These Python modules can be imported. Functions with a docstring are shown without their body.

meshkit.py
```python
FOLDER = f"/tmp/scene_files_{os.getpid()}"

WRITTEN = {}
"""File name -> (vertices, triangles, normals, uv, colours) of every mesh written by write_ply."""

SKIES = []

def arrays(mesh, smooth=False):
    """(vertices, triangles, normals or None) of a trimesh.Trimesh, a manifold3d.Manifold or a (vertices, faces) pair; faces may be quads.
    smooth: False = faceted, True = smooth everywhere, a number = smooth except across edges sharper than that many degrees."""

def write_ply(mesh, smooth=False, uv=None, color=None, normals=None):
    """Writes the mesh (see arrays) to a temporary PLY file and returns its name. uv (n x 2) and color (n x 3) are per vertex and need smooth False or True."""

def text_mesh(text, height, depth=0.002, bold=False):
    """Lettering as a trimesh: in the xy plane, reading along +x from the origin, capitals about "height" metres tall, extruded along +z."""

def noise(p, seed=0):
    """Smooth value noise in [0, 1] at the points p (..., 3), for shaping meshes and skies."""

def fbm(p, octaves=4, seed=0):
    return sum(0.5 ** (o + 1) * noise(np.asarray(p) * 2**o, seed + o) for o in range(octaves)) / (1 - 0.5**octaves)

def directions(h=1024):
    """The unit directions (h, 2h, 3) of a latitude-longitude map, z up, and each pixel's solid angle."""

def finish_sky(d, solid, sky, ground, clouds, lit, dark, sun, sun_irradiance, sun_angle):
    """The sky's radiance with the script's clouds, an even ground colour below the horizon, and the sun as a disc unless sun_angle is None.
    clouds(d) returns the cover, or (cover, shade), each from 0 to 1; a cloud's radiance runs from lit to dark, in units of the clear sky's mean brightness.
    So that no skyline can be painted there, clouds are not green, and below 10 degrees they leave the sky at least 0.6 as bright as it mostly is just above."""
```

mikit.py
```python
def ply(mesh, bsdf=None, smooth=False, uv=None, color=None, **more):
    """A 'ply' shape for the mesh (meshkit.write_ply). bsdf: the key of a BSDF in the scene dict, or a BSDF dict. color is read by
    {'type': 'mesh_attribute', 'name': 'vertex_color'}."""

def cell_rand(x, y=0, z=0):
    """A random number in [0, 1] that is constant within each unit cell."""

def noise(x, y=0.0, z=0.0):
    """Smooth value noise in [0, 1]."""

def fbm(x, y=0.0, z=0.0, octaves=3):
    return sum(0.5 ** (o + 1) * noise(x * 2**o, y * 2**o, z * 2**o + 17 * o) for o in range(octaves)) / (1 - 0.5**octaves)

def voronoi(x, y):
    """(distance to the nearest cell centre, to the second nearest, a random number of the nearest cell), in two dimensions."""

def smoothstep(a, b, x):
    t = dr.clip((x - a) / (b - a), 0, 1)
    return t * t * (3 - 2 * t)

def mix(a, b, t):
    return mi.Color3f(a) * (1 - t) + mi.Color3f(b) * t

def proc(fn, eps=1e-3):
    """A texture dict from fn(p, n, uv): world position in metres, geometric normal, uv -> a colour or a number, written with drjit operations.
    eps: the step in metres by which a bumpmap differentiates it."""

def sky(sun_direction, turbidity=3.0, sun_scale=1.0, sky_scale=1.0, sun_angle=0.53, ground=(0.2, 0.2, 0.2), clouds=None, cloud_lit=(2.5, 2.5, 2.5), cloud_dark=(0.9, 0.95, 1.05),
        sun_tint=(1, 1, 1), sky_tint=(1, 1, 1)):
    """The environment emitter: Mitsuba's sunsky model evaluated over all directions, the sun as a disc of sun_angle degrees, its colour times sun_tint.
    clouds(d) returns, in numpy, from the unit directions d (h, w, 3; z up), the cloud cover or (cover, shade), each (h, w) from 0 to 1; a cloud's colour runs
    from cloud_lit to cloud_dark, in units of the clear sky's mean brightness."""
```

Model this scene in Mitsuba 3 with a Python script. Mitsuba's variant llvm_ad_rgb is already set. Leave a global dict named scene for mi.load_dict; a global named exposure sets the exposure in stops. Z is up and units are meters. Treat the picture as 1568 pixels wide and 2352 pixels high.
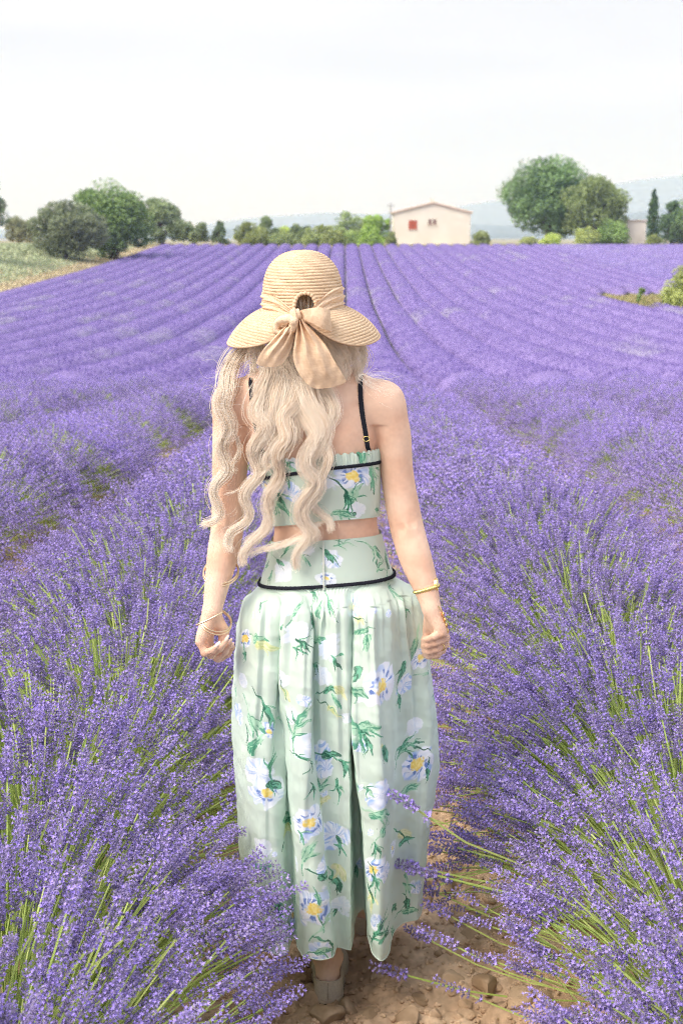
import math
import numpy as np
import trimesh
import mitsuba as mi
import drjit as dr
import mikit
import meshkit
from scipy.interpolate import PchipInterpolator, CubicSpline
from scipy.spatial import cKDTree

# ------------------------------------------------------------------ camera, sky, exposure
T = mi.ScalarTransform4f
scene, labels = {}, {}
PITCH = math.radians(10.92)
EYE = np.array([0.0, 0.0, 1.76])
FWD = np.array([0.0, math.cos(PITCH), -math.sin(PITCH)])
UPV = np.array([0.0, math.sin(PITCH), math.cos(PITCH)])
exposure = 3.72
scene["camera"] = {
    "type": "thinlens", "fov": 2 * math.degrees(math.atan(18.0 / 50.0)), "fov_axis": "y",
    "to_world": T().look_at(origin=EYE.tolist(), target=(EYE + FWD).tolist(), up=[0, 0, 1]),
    "near_clip": 0.05, "far_clip": 40000.0, "aperture_radius": 0.0034, "focus_distance": 3.08,
    "medium": {"type": "ref", "id": "haze_air"},
}


def overcast(d):
    """A thin white overcast: full cover, with long faint wisps."""
    e = np.maximum(d[..., 2], 0.02)
    q = np.stack([d[..., 0] / (e + 0.25) * 1.3, d[..., 1] / (e + 0.25) * 3.2, 0 * e], -1)
    w = meshkit.fbm(q + 7.3, 5, 4) - 0.5
    return np.ones_like(e), np.clip(0.55 + 3.0 * w, 0, 1)


scene["sky"] = mikit.sky((-0.66, -0.52, 0.86), turbidity=3, sun_scale=0.30, sun_angle=42.0, clouds=overcast,
                         cloud_lit=(0.885, 0.89, 0.945), cloud_dark=(0.71, 0.72, 0.79), ground=(0.2, 0.19, 0.2), sun_tint=(0.90, 0.98, 1.16))

# ------------------------------------------------------------------ helpers
rng = np.random.default_rng(20)


def at(px, py, Y):
    """The point at the world depth Y that the 1568 x 2352 view of the photograph shows at (px, py)."""
    d = np.array([(px - 784) / 3266.7, 0, 0]) + UPV * ((1176 - py) / 3266.7) + FWD
    return EYE + d * (Y / d[1])


def put(key, mesh, bsdf, smooth=False, **more):
    n, base = 1, key
    while key in scene:
        key = f"{base}_{n:03d}"
        n += 1
    scene[key] = mikit.ply(mesh, bsdf, smooth, **more)
    return key


def fresh(name, used=set()):
    key, n = name, 1
    while key in used:
        key = f"{name}_{n:03d}"
        n += 1
    used.add(key)
    return key


def tell(key, label=None, category=None, group=None, kind=None):
    labels[key] = {a: b for a, b in (("label", label), ("category", category), ("group", group), ("kind", kind)) if b}


def rgb(r, g, b):
    return {"type": "rgb", "value": [r, g, b]}


def diffuse(key, fn, two=True):
    tex = mikit.proc(fn) if callable(fn) else fn
    d = {"type": "diffuse", "reflectance": tex}
    scene[key] = {"type": "twosided", "bsdf": d} if two else d


VC = {"type": "mesh_attribute", "name": "vertex_color"}


def tubes(paths, radii, sides=5, close=False):
    """Many polylines (lists of n x 3) as tubes in one mesh."""
    V, F, off = [], [], 0
    for p, r in zip(paths, radii):
        p = np.asarray(p, float)
        r = np.broadcast_to(r, (len(p),))
        t = np.gradient(p, axis=0)
        t /= np.linalg.norm(t, axis=1, keepdims=True) + 1e-12
        ref = np.array([0, 0, 1.0]) if abs(t[:, 2]).mean() < 0.8 else np.array([1.0, 0, 0])
        a = np.cross(t, ref)
        a /= np.linalg.norm(a, axis=1, keepdims=True) + 1e-12
        b = np.cross(t, a)
        g = np.arange(sides) * 2 * np.pi / sides
        v = p[:, None] + r[:, None, None] * (np.cos(g)[None, :, None] * a[:, None] + np.sin(g)[None, :, None] * b[:, None])
        i, j = np.meshgrid(np.arange(len(p) - 1), np.arange(sides), indexing="ij")
        q = np.stack([i * sides + j, i * sides + (j + 1) % sides, (i + 1) * sides + (j + 1) % sides, (i + 1) * sides + j], -1).reshape(-1, 4)
        f = np.vstack([q[:, [0, 1, 2]], q[:, [0, 2, 3]]])
        n = len(p)
        if close:
            caps = [[0, k + 1, k] for k in range(1, sides - 1)] + [[(n - 1) * sides, (n - 1) * sides + k, (n - 1) * sides + k + 1] for k in range(1, sides - 1)]
            f = np.vstack([f, caps])
        V.append(v.reshape(-1, 3))
        F.append(f + off)
        off += n * sides
    return np.vstack(V), np.vstack(F)


def grid_faces(n, m, wrap=False):
    """Quads of an n x m vertex grid (row major), as triangles; wrap joins the last column to the first."""
    i, j = np.meshgrid(np.arange(n - 1), np.arange(m if wrap else m - 1), indexing="ij")
    k = (j + 1) % m
    q = np.stack([i * m + j, i * m + k, (i + 1) * m + k, (i + 1) * m + j], -1).reshape(-1, 4)
    return np.vstack([q[:, [0, 1, 2]], q[:, [0, 2, 3]]])


def stack(parts):
    """(vertices, faces) pairs as one pair."""
    off, V, F = 0, [], []
    for v, f in parts:
        V.append(np.asarray(v, float))
        F.append(np.asarray(f) + off)
        off += len(v)
    return np.vstack(V), np.vstack(F)


def smoothstep(a, b, x):
    t = np.clip((np.asarray(x, float) - a) / (b - a), 0, 1)
    return t * t * (3 - 2 * t)


def frame(z, x=None):
    z = z / np.linalg.norm(z)
    x = np.array([1.0, 0.2, 0.1]) if x is None else x
    x = x - z * (x @ z)
    x /= np.linalg.norm(x)
    return np.stack([x, np.cross(z, x), z], 1)
# ------------------------------------------------------------------ the land
_prof = PchipInterpolator(
    [-60, 0, 6.5, 7.35, 8.9, 10.2, 13.5, 16, 24, 34.7, 55, 80, 110, 140, 160, 176, 190, 230, 400, 1200, 14000],
    [0.3, 0.0, 0.0, -.04, -.14, -.23, -.46, -.60, -1.2, -1.83, -2.35, -2.42, -1.85, -0.95, -.22, 0.33, 0.55, 0.3, -1.2, -2.0, -2.0])
DRIFT = 0.0018


def ground_z(x, y):
    x, y = np.asarray(x, float), np.asarray(y, float)
    z = _prof(y)
    # the meadow on the left lies a little higher than the field beside it
    z = z + 1.5 * smoothstep(-21.5, -34, x) * smoothstep(50, 110, y) * smoothstep(190, 140, y)
    return z


def soil_color(p, n, uv):
    f = mikit.fbm(p.x * 9, p.y * 9, p.z * 9, 4)
    g = mikit.fbm(p.x * 70, p.y * 70, p.z * 70, 3)
    c = mikit.mix((0.42, 0.295, 0.195), (0.60, 0.455, 0.32), mikit.smoothstep(0.3, 0.7, f))
    return mi.Color3f(c * (0.72 + 0.56 * g))


def land_color(p, n, uv):
    f = mikit.fbm(p.x * 0.35, p.y * 0.12, 3.0, 4)
    g = mikit.fbm(p.x * 1.7, p.y * 0.9, 9.0, 3)
    c = mikit.mix((0.34, 0.25, 0.155), (0.46, 0.37, 0.24), f)
    green = mikit.mix((0.16, 0.22, 0.085), (0.26, 0.31, 0.14), g)
    far = mikit.smoothstep(190, 400, p.y)
    return mikit.mix(mi.Color3f(c * (0.8 + 0.4 * g)), green, mikit.smoothstep(0.45, 0.6, f) * far)


diffuse("soil", soil_color)
diffuse("land", land_color)

xs = np.unique(np.concatenate([np.linspace(-60, 60, 81), -np.geomspace(60, 11000, 28), np.geomspace(60, 11000, 28)]))
ys = np.unique(np.concatenate([np.linspace(-60, 0, 9), np.linspace(0, 30, 41), np.linspace(30, 240, 71), np.geomspace(240, 11000, 32)]))
X, Y = np.meshgrid(xs, ys)
near = (X > -2.6) & (X < 2.8) & (Y > 1.2) & (Y < 8.0)
Z = ground_z(X, Y) - 0.012 - 0.05 * near
put("ground", (np.stack([X, Y, Z], -1).reshape(-1, 3), grid_faces(len(ys), len(xs))), "land", True)
tell("ground", "dry tan earth and straw stretching under the field to the far trees", None, None, "structure")


def clods(x, y):
    """Height of the crumbly path above the sheet."""
    p = np.stack([x, y, 0 * x], -1)
    a = meshkit.fbm(p * 7, 3, 1) - 0.5
    b = np.abs(meshkit.fbm(p * 22, 3, 2) - 0.5)
    c = meshkit.noise(p * 75, 3)
    return 0.070 * a + 0.050 * (0.25 - b) + 0.011 * c


xs, ys = np.arange(-0.62, 0.98, 0.0075), np.arange(2.45, 5.2, 0.0085)
X, Y = np.meshgrid(xs, ys)
edge = np.minimum(smoothstep(-0.62, -0.45, X), smoothstep(0.98, 0.8, X))
Z = ground_z(X, Y) + edge * clods(X, Y) - 0.02 * (1 - edge)
put("path", (np.stack([X, Y, Z], -1).reshape(-1, 3), grid_faces(len(ys), len(xs))), "soil", True)
tell("path", "crumbly tan soil path between the two nearest lavender rows", None, None, "structure")
# the coarser soil of the furrows further off
xs, ys = np.concatenate([np.arange(-2.7, -0.61, 0.06), np.arange(-0.60, 0.98, 0.06), np.arange(0.98, 2.9, 0.06)]), np.concatenate([np.arange(1.0, 2.46, 0.06), np.arange(2.46, 5.2, 0.06), np.arange(5.2, 9, 0.08)])
X, Y = np.meshgrid(xs, ys)
hole = (X > -0.58) & (X < 0.94) & (Y > 2.5) & (Y < 5.12)
Z = ground_z(X, Y) + 0.8 * (meshkit.fbm(np.stack([X * 6, Y * 6, 0 * X], -1), 3, 1) - 0.5) * 0.06 - 0.06 * hole
put("ground__furrow_soil", (np.stack([X, Y, Z], -1).reshape(-1, 3), grid_faces(len(ys), len(xs))), "soil", True)


def path_z(x, y):
    return ground_z(x, y) + clods(np.asarray(x, float), np.asarray(y, float))


# ------------------------------------------------------------------ stones and crumbs on the path
def rock(r, seed, flat=0.7, cuts=7, sub=1):
    g = np.random.default_rng(seed)
    m = trimesh.creation.icosphere(subdivisions=sub + 1, radius=1.0)
    v = np.array(m.vertices)
    for _ in range(cuts):
        n = g.normal(size=3)
        n /= np.linalg.norm(n)
        d = g.uniform(0.38, 0.8)
        s = v @ n - d
        v -= np.maximum(s, 0)[:, None] * n * 0.92
    v *= 1 + 0.22 * (meshkit.fbm(v * 2.6 + seed, 4, 5) - 0.5)[:, None]
    return v * np.array([1, g.uniform(0.65, 1), flat]) * r, np.array(m.faces)


def stone_color(p, n, uv):
    f = mikit.fbm(p.x * 25, p.y * 25, p.z * 25, 4)
    return mikit.mix((0.31, 0.215, 0.135), (0.49, 0.37, 0.26), mikit.smoothstep(0.25, 0.75, f))


diffuse("stone", stone_color)
STONES = [  # px, py in the photograph, radius, label
    (1012, 2035, 0.062, "large square tan stone beside the right edge of the skirt hem"),
    (1112, 2272, 0.052, "flat pale stone low on the right side of the path"),
    (940, 2335, 0.050, "pale angular stone at the bottom edge of the photo right of the shoe"),
    (752, 2338, 0.050, "low cream stone just behind the heel of the shoe"),
    (848, 2346, 0.048, "whitish flat stone at the bottom edge below the shoe"),
    (800, 2318, 0.034, "crumbly tan clod touching the right side of the heel"),
    (1040, 2252, 0.036, "thin pale stone chip right of the fallen lavender spike"),
    (965, 2300, 0.030, "small rounded clod between the shoe and the right lavender"),
    (1190, 2312, 0.060, "big crumbly clod at the bottom under the right lavender stalks"),
    (868, 2232, 0.030, "small reddish clod right of the ankle"),
    (985, 2068, 0.036, "half buried brown clod just under the right hem corner"),
    (1075, 2150, 0.034, "tan stone in the soil right of the skirt hem"),
    (690, 2290, 0.022, "small clod on the soil left of the shoe"),
    (700, 2215, 0.030, "flat brown stone in the shade left of the ankle"),
    (1010, 2190, 0.026, "tan pebble below the right hem corner"),
    (1150, 2225, 0.030, "cream stone on the right side of the path beside low stalks"),
    (930, 2262, 0.022, "little tan clod midway along the path right of the shoe"),
]
for i, (px, py, r, text) in enumerate(STONES):
    Yg = 3.0
    for _ in range(12):  # where the line of sight meets the soil
        q = at(px, py, Yg)
        d = (q - EYE) / Yg
        Yg = (float(path_z(q[0], Yg)) - EYE[2]) / d[2]
    q = at(px, py, Yg)
    v, f = rock(r, 50 + i, 0.62)
    a = i * 1.7
    v = v @ np.array([[math.cos(a), math.sin(a), 0], [-math.sin(a), math.cos(a), 0], [0, 0, 1]])
    v = v * [0.85, 0.85, 0.8]
    k = put(fresh("stone"), (v + [q[0], q[1], float(path_z(q[0], q[1])) + r * 0.16], f), "stone", 35)
    tell(k, text, "stone", "stones on the path")

crumbs = []
base = [rock(1.0, 200 + i, 0.75, 5, -1 if i < 4 else 0) for i in range(8)]
for n, lo, hi, kinds in ((5200, 0.003, 0.009, (0, 4)), (1000, 0.008, 0.015, (4, 8)), (70, 0.015, 0.026, (4, 8))):
    for _ in range(n):
        x, y = rng.uniform(-0.5, 0.85), 2.5 + 2.3 * rng.random() ** 1.3
        r = rng.uniform(lo, hi)
        v, f = base[rng.integers(*kinds)]
        a = rng.uniform(0, 6.28)
        v = v @ np.array([[math.cos(a), math.sin(a), 0], [-math.sin(a), math.cos(a), 0], [0, 0, 1]]) * r
        crumbs.append((v + [x, y, float(ground_z(x, y)) + r * 0.25], f, (x, y)))
cz = clods(np.array([c[2][0] for c in crumbs]), np.array([c[2][1] for c in crumbs]))
put("soil_crumbs", stack([(v + [0, 0, z], f) for (v, f, _), z in zip(crumbs, cz)]), "soil", False)
tell("soil_crumbs", "loose tan soil crumbs and grit strewn over the path", "gravel", None, "stuff")
# ------------------------------------------------------------------ lavender
scene["lavender"] = {"type": "twosided", "bsdf": {"type": "diffuse", "reflectance": VC}}
STEM, STEM2 = np.array([0.50, 0.60, 0.22]), np.array([0.37, 0.52, 0.14])
CALYX, CALYX2 = np.array([0.33, 0.29, 0.46]), np.array([0.26, 0.22, 0.47])
PETAL, PETAL2 = np.array([0.48, 0.39, 0.86]), np.array([0.37, 0.29, 0.80])


def stalk(seed, fine=True):
    """One flower stalk from the origin, about 0.5 m long, bending towards +x: (stem, its colours), (spike, its colours)."""
    g = np.random.default_rng(seed)
    L, bend = 0.50, g.uniform(0.05, 0.60)
    s = np.linspace(0, 1, 5 if fine else 3)
    ang = bend * s ** 1.5
    pts = np.stack([np.cumsum(np.sin(ang)) * L / len(s), g.uniform(-0.02, 0.02) * s, np.cumsum(np.cos(ang)) * L / len(s)], -1)
    pts -= pts[0]
    v, f = tubes([pts], np.linspace(0.0019, 0.0014, len(s)) * (1 if fine else 1.1), 3)
    t = g.random()
    cs = np.repeat(((STEM * (1 - t) + STEM2 * t) * g.uniform(0.85, 1.15))[None], len(v), 0)
    R = frame(pts[-1] - pts[-2])
    tip = pts[-1]
    V, F, C = [], [], []
    n0 = 0
    whorls = g.integers(7, 10) if fine else 4
    length = g.uniform(0.048, 0.076)
    heights = np.concatenate([[-0.022] if g.random() < 0.6 else [], np.linspace(0, length, whorls)])
    wide = g.uniform(0.0055, 0.0075)
    tone = g.uniform(0.7, 1.2)
    openness = g.uniform(0.35, 0.85) if g.random() < 0.75 else g.uniform(0.04, 0.25)
    for h in heights:
        taper = 1.0 if h < 0 else 1 - 0.55 * max(h / length, 0) ** 2
        num = max(3, int((9 if fine else 4) * taper))
        a0 = g.uniform(0, 6.28)
        for k in range(num):
            a = a0 + k * 2 * np.pi / num + g.normal() * 0.2
            up = g.uniform(0.35, 1.0)
            d = np.array([math.cos(a), math.sin(a), up])
            d /= np.linalg.norm(d)
            B = frame(d)
            l, w = (g.uniform(0.0064, 0.0090), 0.0021) if fine else (0.020, 0.0066)
            o = np.array([math.cos(a) * 0.002, math.sin(a) * 0.002, h + g.normal() * 0.0012])
            q = np.array([[0, 0, 0], [w, 0, l * .6], [-w * .5, w * .87, l * .6], [-w * .5, -w * .87, l * .6], [0, 0, l]])
            fs = [[0, 2, 1], [0, 3, 2], [0, 1, 3], [4, 1, 2], [4, 2, 3], [4, 3, 1]] if fine else [[4, 1, 2], [4, 2, 3], [4, 3, 1]]
            V.append((o + q @ B.T))
            F.append(np.array(fs) + n0)
            u = g.random()
            col = (CALYX * (1 - u) + CALYX2 * u) * tone * g.uniform(0.75, 1.2)
            if not fine and g.random() < 0.25 + openness * 0.6:
                col = (PETAL * (1 - u) + PETAL2 * u) * g.uniform(0.8, 1.15)
            C.append(np.repeat(col[None], 5, 0))
            n0 += 5
            if fine and g.random() < openness * 0.8:
                tipo = o + d * l
                Bp = frame(d + 0.3 * g.normal(size=3))
                r = g.uniform(0.0030, 0.0047)
                ang5 = np.arange(5) * 2 * np.pi / 5 + g.uniform(0, 6)
                ring = np.stack([np.cos(ang5) * r, np.sin(ang5) * r, 0.0016 + g.normal(size=5) * 0.0007], -1)
                inner = np.stack([np.cos(ang5 + .63) * r * .4, np.sin(ang5 + .63) * r * .4, 0.0004 + 0 * ang5], -1)
                q = np.vstack([[[0, 0, -0.001]], ring, inner])
                fs = [[0, 6 + (j - 1) % 5, 1 + j] for j in range(5)] + [[0, 1 + j, 6 + j] for j in range(5)]
                V.append(tipo + q @ Bp.T)
                F.append(np.array(fs) + n0)
                col = (PETAL * (1 - u) + PETAL2 * u) * g.uniform(0.85, 1.2)
                C.append(np.repeat(np.minimum(col, 0.95)[None], 11, 0))
                n0 += 11
    V = np.vstack(V)
    V[:, 2] += 0.0
    spike = tip + V @ R.T
    return (v, f, cs), (spike, np.vstack(F), np.vstack(C)), tip


KINDS = 20
stalk_plies = []
for i in range(KINDS):
    a, b, tip = stalk(900 + i)
    pa, pb = mikit.ply((a[0], a[1]), "lavender", False, color=a[2]), mikit.ply((b[0], b[1]), "lavender", False, color=b[2])
    stalk_plies.append((pa, pb, tip))
    scene[f"stalk_kind_{i}"] = {"type": "shapegroup", "stems": pa, "flower_spikes": pb}


def row_x(k, y):
    """The axis of row k: k = -1 is the row left of the path, k = 0 the one right of it."""
    return 0.10 + 1.6 * (k + 0.5) + DRIFT * y


ORD = ["", "nearest", "second", "third", "fourth", "fifth", "sixth", "seventh", "eighth", "ninth", "tenth", "eleventh", "twelfth", "thirteenth", "fourteenth", "fifteenth"]
ROWS = {}
for k in range(-14, 15):
    n, side = (k + 1, "right") if k >= 0 else (-k, "left")
    ROWS[k] = fresh("lavender_row")
    if n == 1:
        text = f"lavender row with green stalks leaning over the path directly {side} of the woman"
    else:
        text = f"{ORD[n]} violet lavender row to the {side} of the path, running into the distance"
    tell(ROWS[k], text, "lavender row", "lavender rows of the field")

END = 177.0


def in_field(k, y):
    x = row_x(k, y)
    return not (x > 17.0 - 0.02 * (y - 80) and 76.5 + 0.12 * (x - 17) < y < 96)


# --- the two nearest rows, stalk by stalk
def bush_stalks(cx, cy, n, g, reach=1.0, side=0):
    """n stalks radiating from one plant: base point, direction, outward direction, length factor."""
    out = []
    a, r = g.uniform(0, 2 * np.pi, 34), np.sqrt(g.random(34))
    tufts = np.stack([np.cos(a) * r, np.sin(a) * r], -1)  # the stalks stand in loose tufts
    for _ in range(n):
        ex, ey = tufts[g.integers(34)] + g.normal(size=2) * 0.15
        r = min(math.hypot(ex, ey), 1.0)
        wide = reach if ex * side >= 0 else (1.80 if side > 0 else 1.45)  # on the trodden side of the path the plants are slimmer
        tilt_x = ex * abs(ex) ** 0.3 * 1.10 * wide + g.normal() * 0.09
        tilt_y = ey * 0.42 + g.normal() * 0.10
        b = np.array([cx + ex * (0.20 + 0.30 * (wide - 1)), cy + ey * 0.22, 0.20 - 0.12 * r * r + g.uniform(-0.03, 0.03)])
        d = np.array([math.sin(tilt_x), math.sin(tilt_y), max(math.cos(tilt_x), 0.12)])
        out.append((b, d / np.linalg.norm(d), np.array([ex, 0.4 * ey, 0.0]) / (abs(ex) + 0.4 * abs(ey) + 1e-6), g.uniform(0.80, 1.14) * (1 - 0.05 * r) * (0.85 + 0.15 * wide)))
    return out


def stalk_matrix(b, d, o, s, g):
    o = o + g.normal(size=3) * 0.25
    M = np.eye(4)
    M[:3, :3] = frame(d, o) * s
    M[:3, 3] = b
    return M


NEAR_END = 6.6
g = np.random.default_rng(5)
for k in (-1, 0):
    found = []
    y = 0.95
    while y < NEAR_END:
        cx = row_x(k, y) + g.normal() * 0.04
        n = int(g.uniform(520, 640))
        for b, d, o, s in bush_stalks(cx, y, n, g, 1.27, -1 if k == 0 else 1):
            b = b + [0, 0, float(ground_z(b[0], b[1]))]
            i = int(g.integers(KINDS))
            M = stalk_matrix(b, d, o, s, g)
            tip = M[:3, :3] @ stalk_plies[i][2] + M[:3, 3]
            found.append((i, M, tip))
        y += g.uniform(0.40, 0.50)
    tips = np.array([x[2] for x in found])
    mids = np.array([x[1][:3, 3] for x in found]) * 0.45 + tips * 0.55
    keep = np.ones(len(found), bool)
    for q in (tips, mids, tips * 0.8 + mids * 0.2):  # the stalks give way to the skirt and the hands
        ins = ((q[:, 0] + 0.015) / 0.285) ** 2 + ((q[:, 1] - 3.16) / 0.235) ** 2 < 1
        keep &= ~(ins & (q[:, 2] < 1.0))
    # nothing right in front of the lens, nor low out over the trodden middle of the path
    keep &= np.linalg.norm(tips - EYE, axis=1) > 0.75
    low = (tips[:, 0] > 0.03) & (tips[:, 0] < 0.22) & (tips[:, 1] < 3.0)
    for q in (tips, mids):
        low |= (q[:, 0] > -0.17) & (q[:, 0] < 0.37) & (q[:, 1] > 2.2) & (q[:, 1] < 3.2) & (q[:, 2] < np.where(q[:, 0] > -0.12, 0.42, 0.29 if k == -1 else 0.38))
    keep &= ~low
    v = tips - EYE
    depth = v @ FWD
    inside = (np.abs(v[:, 0] / depth) < 0.235) & (np.abs((v @ UPV) / depth) < 0.355) & keep
    dist = np.where(inside, np.linalg.norm(v, axis=1), 1e9)
    own = set(np.argsort(dist)[:288].tolist())
    if k == 0:  # a few that lie out low across the soil
        for px, py, Yt, bx, by, bz in ((935, 2240, 2.98, .70, 3.02, .03), (1078, 2284, 2.86, .78, 2.80, .05), (988, 2160, 3.06, .66, 2.98, .05), (1100, 2076, 3.05, .72, 3.00, .16), (1008, 2052, 3.16, .74, 3.10, .12), (962, 1992, 3.05, .70, 3.12, .22),
                                       (1002, 2010, 3.02, .74, 3.06, .22), (958, 1860, 2.94, .66, 2.98, .34), (1050, 2175, 2.95, .74, 2.88, .08), (1140, 2210, 2.80, .80, 2.76, .12), (1128, 2128, 2.95, .76, 2.90, .14), (1035, 2105, 3.08, .75, 3.02, .10)):
            i = int(g.integers(KINDS))
            tp, b = at(px, py, Yt), np.array([bx, by, bz])
            local = stalk_plies[i][2]
            s = np.linalg.norm(tp - b) / np.linalg.norm(local)
            A = frame(local, np.array([1.0, 0, 0]))
            B = frame(tp - b, np.array([0, 0, 1.0]))
            M = np.eye(4)
            M[:3, :3] = B @ A.T * s
            M[:3, 3] = b
            own.add(len(found))
            found.append((i, M, tp))
            keep = np.append(keep, True)
    m = 0
    for j, (i, M, tip) in enumerate(found):
        if not keep[j]:
            continue
        if j in own:
            part = fresh(ROWS[k] + "__flower_stalk")
            scene[part + "__stem"] = {**stalk_plies[i][0], "to_world": T(M)}
            scene[part + "__flower_spike"] = {**stalk_plies[i][1], "to_world": T(M)}
        else:
            m += 1
            scene[f"{ROWS[k]}__{m:05d}"] = {"type": "instance", "to_world": T(M), "group": {"type": "ref", "id": f"stalk_kind_{i}"}}
    labels[ROWS[k] + "__stems"] = {"kind": "stuff"}
    labels[ROWS[k] + "__flower_spikes"] = {"kind": "stuff"}


# --- the leafy cushions at the foot of the near rows
def leaf_blades(pts, dirs, length, width, g):
    n = len(pts)
    side = np.cross(dirs, g.normal(size=(n, 3)))
    side /= np.linalg.norm(side, axis=1, keepdims=True)
    l, w = np.broadcast_to(length, (n,))[:, None], np.broadcast_to(width, (n,))[:, None]
    v = np.stack([pts - side * w * .4, pts + side * w * .4, pts + dirs * l * .55 + side * w, pts + dirs * l, pts + dirs * l * .55 - side * w], 1)
    f = np.array([[0, 1, 2], [0, 2, 4], [4, 2, 3]])
    return v.reshape(-1, 3), (f[None] + np.arange(n)[:, None, None] * 5).reshape(-1, 3)


for k in (-1, 0):
    n = 9000
    y = g.uniform(0.8, 9.0, n)
    a = g.uniform(-1.25, 1.25, n)
    r = 0.30 * np.sqrt(g.uniform(0.3, 1, n)) * (1 + 0.25 * np.sin(y * 13.5))
    x = row_x(k, y) + np.sin(a) * r
    z = ground_z(x, y) + np.cos(a) * r * 0.85
    d = np.stack([np.sin(a), g.normal(size=n) * 0.4, np.cos(a) + 0.4], -1) + g.normal(size=(n, 3)) * 0.25
    d /= np.linalg.norm(d, axis=1, keepdims=True)
    v, f = leaf_blades(np.stack([x, y, z], -1), d, g.uniform(0.03, 0.07, n), 0.0028, g)
    t = g.random((n, 1))
    c = np.array([[0.20, 0.27, 0.12]]) * (1 - t) + np.array([[0.29, 0.34, 0.20]]) * t
    put(ROWS[k] + "__foliage", (v, f), "lavender", False, color=np.repeat(c, 5, 0))
    labels[ROWS[k] + "__foliage"] = {"kind": "stuff"}


# --- plants of the middle distance: four kinds of whole bushes, placed again and again
def bush(seed, n, spread=1.36):
    g = np.random.default_rng(seed)
    parts = [stalk(seed * 31 + i, False) for i in range(6)]
    S, Cs, Fl, Cf = [], [], [], []
    for b, d, o, s in bush_stalks(0, 0, n, g, spread):
        i = int(g.integers(6))
        M = stalk_matrix(b, d, o, s, g)
        (v, f, c), (v2, f2, c2), tip = parts[i]
        S.append((v @ M[:3, :3].T + M[:3, 3], f))
        Cs.append(c)
        Fl.append((v2 @ M[:3, :3].T + M[:3, 3], f2))
        Cf.append(c2)
    A, B = stack(S), stack(Fl)
    return {"type": "shapegroup", "stems": mikit.ply(A, "lavender", False, color=np.vstack(Cs)), "flower_spikes": mikit.ply(B, "lavender", False, color=np.minimum(np.vstack(Cf), 0.95))}


for i in range(5):
    scene[f"bush_mid_{i}"] = bush(70 + i, 460, 1.24)


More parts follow.
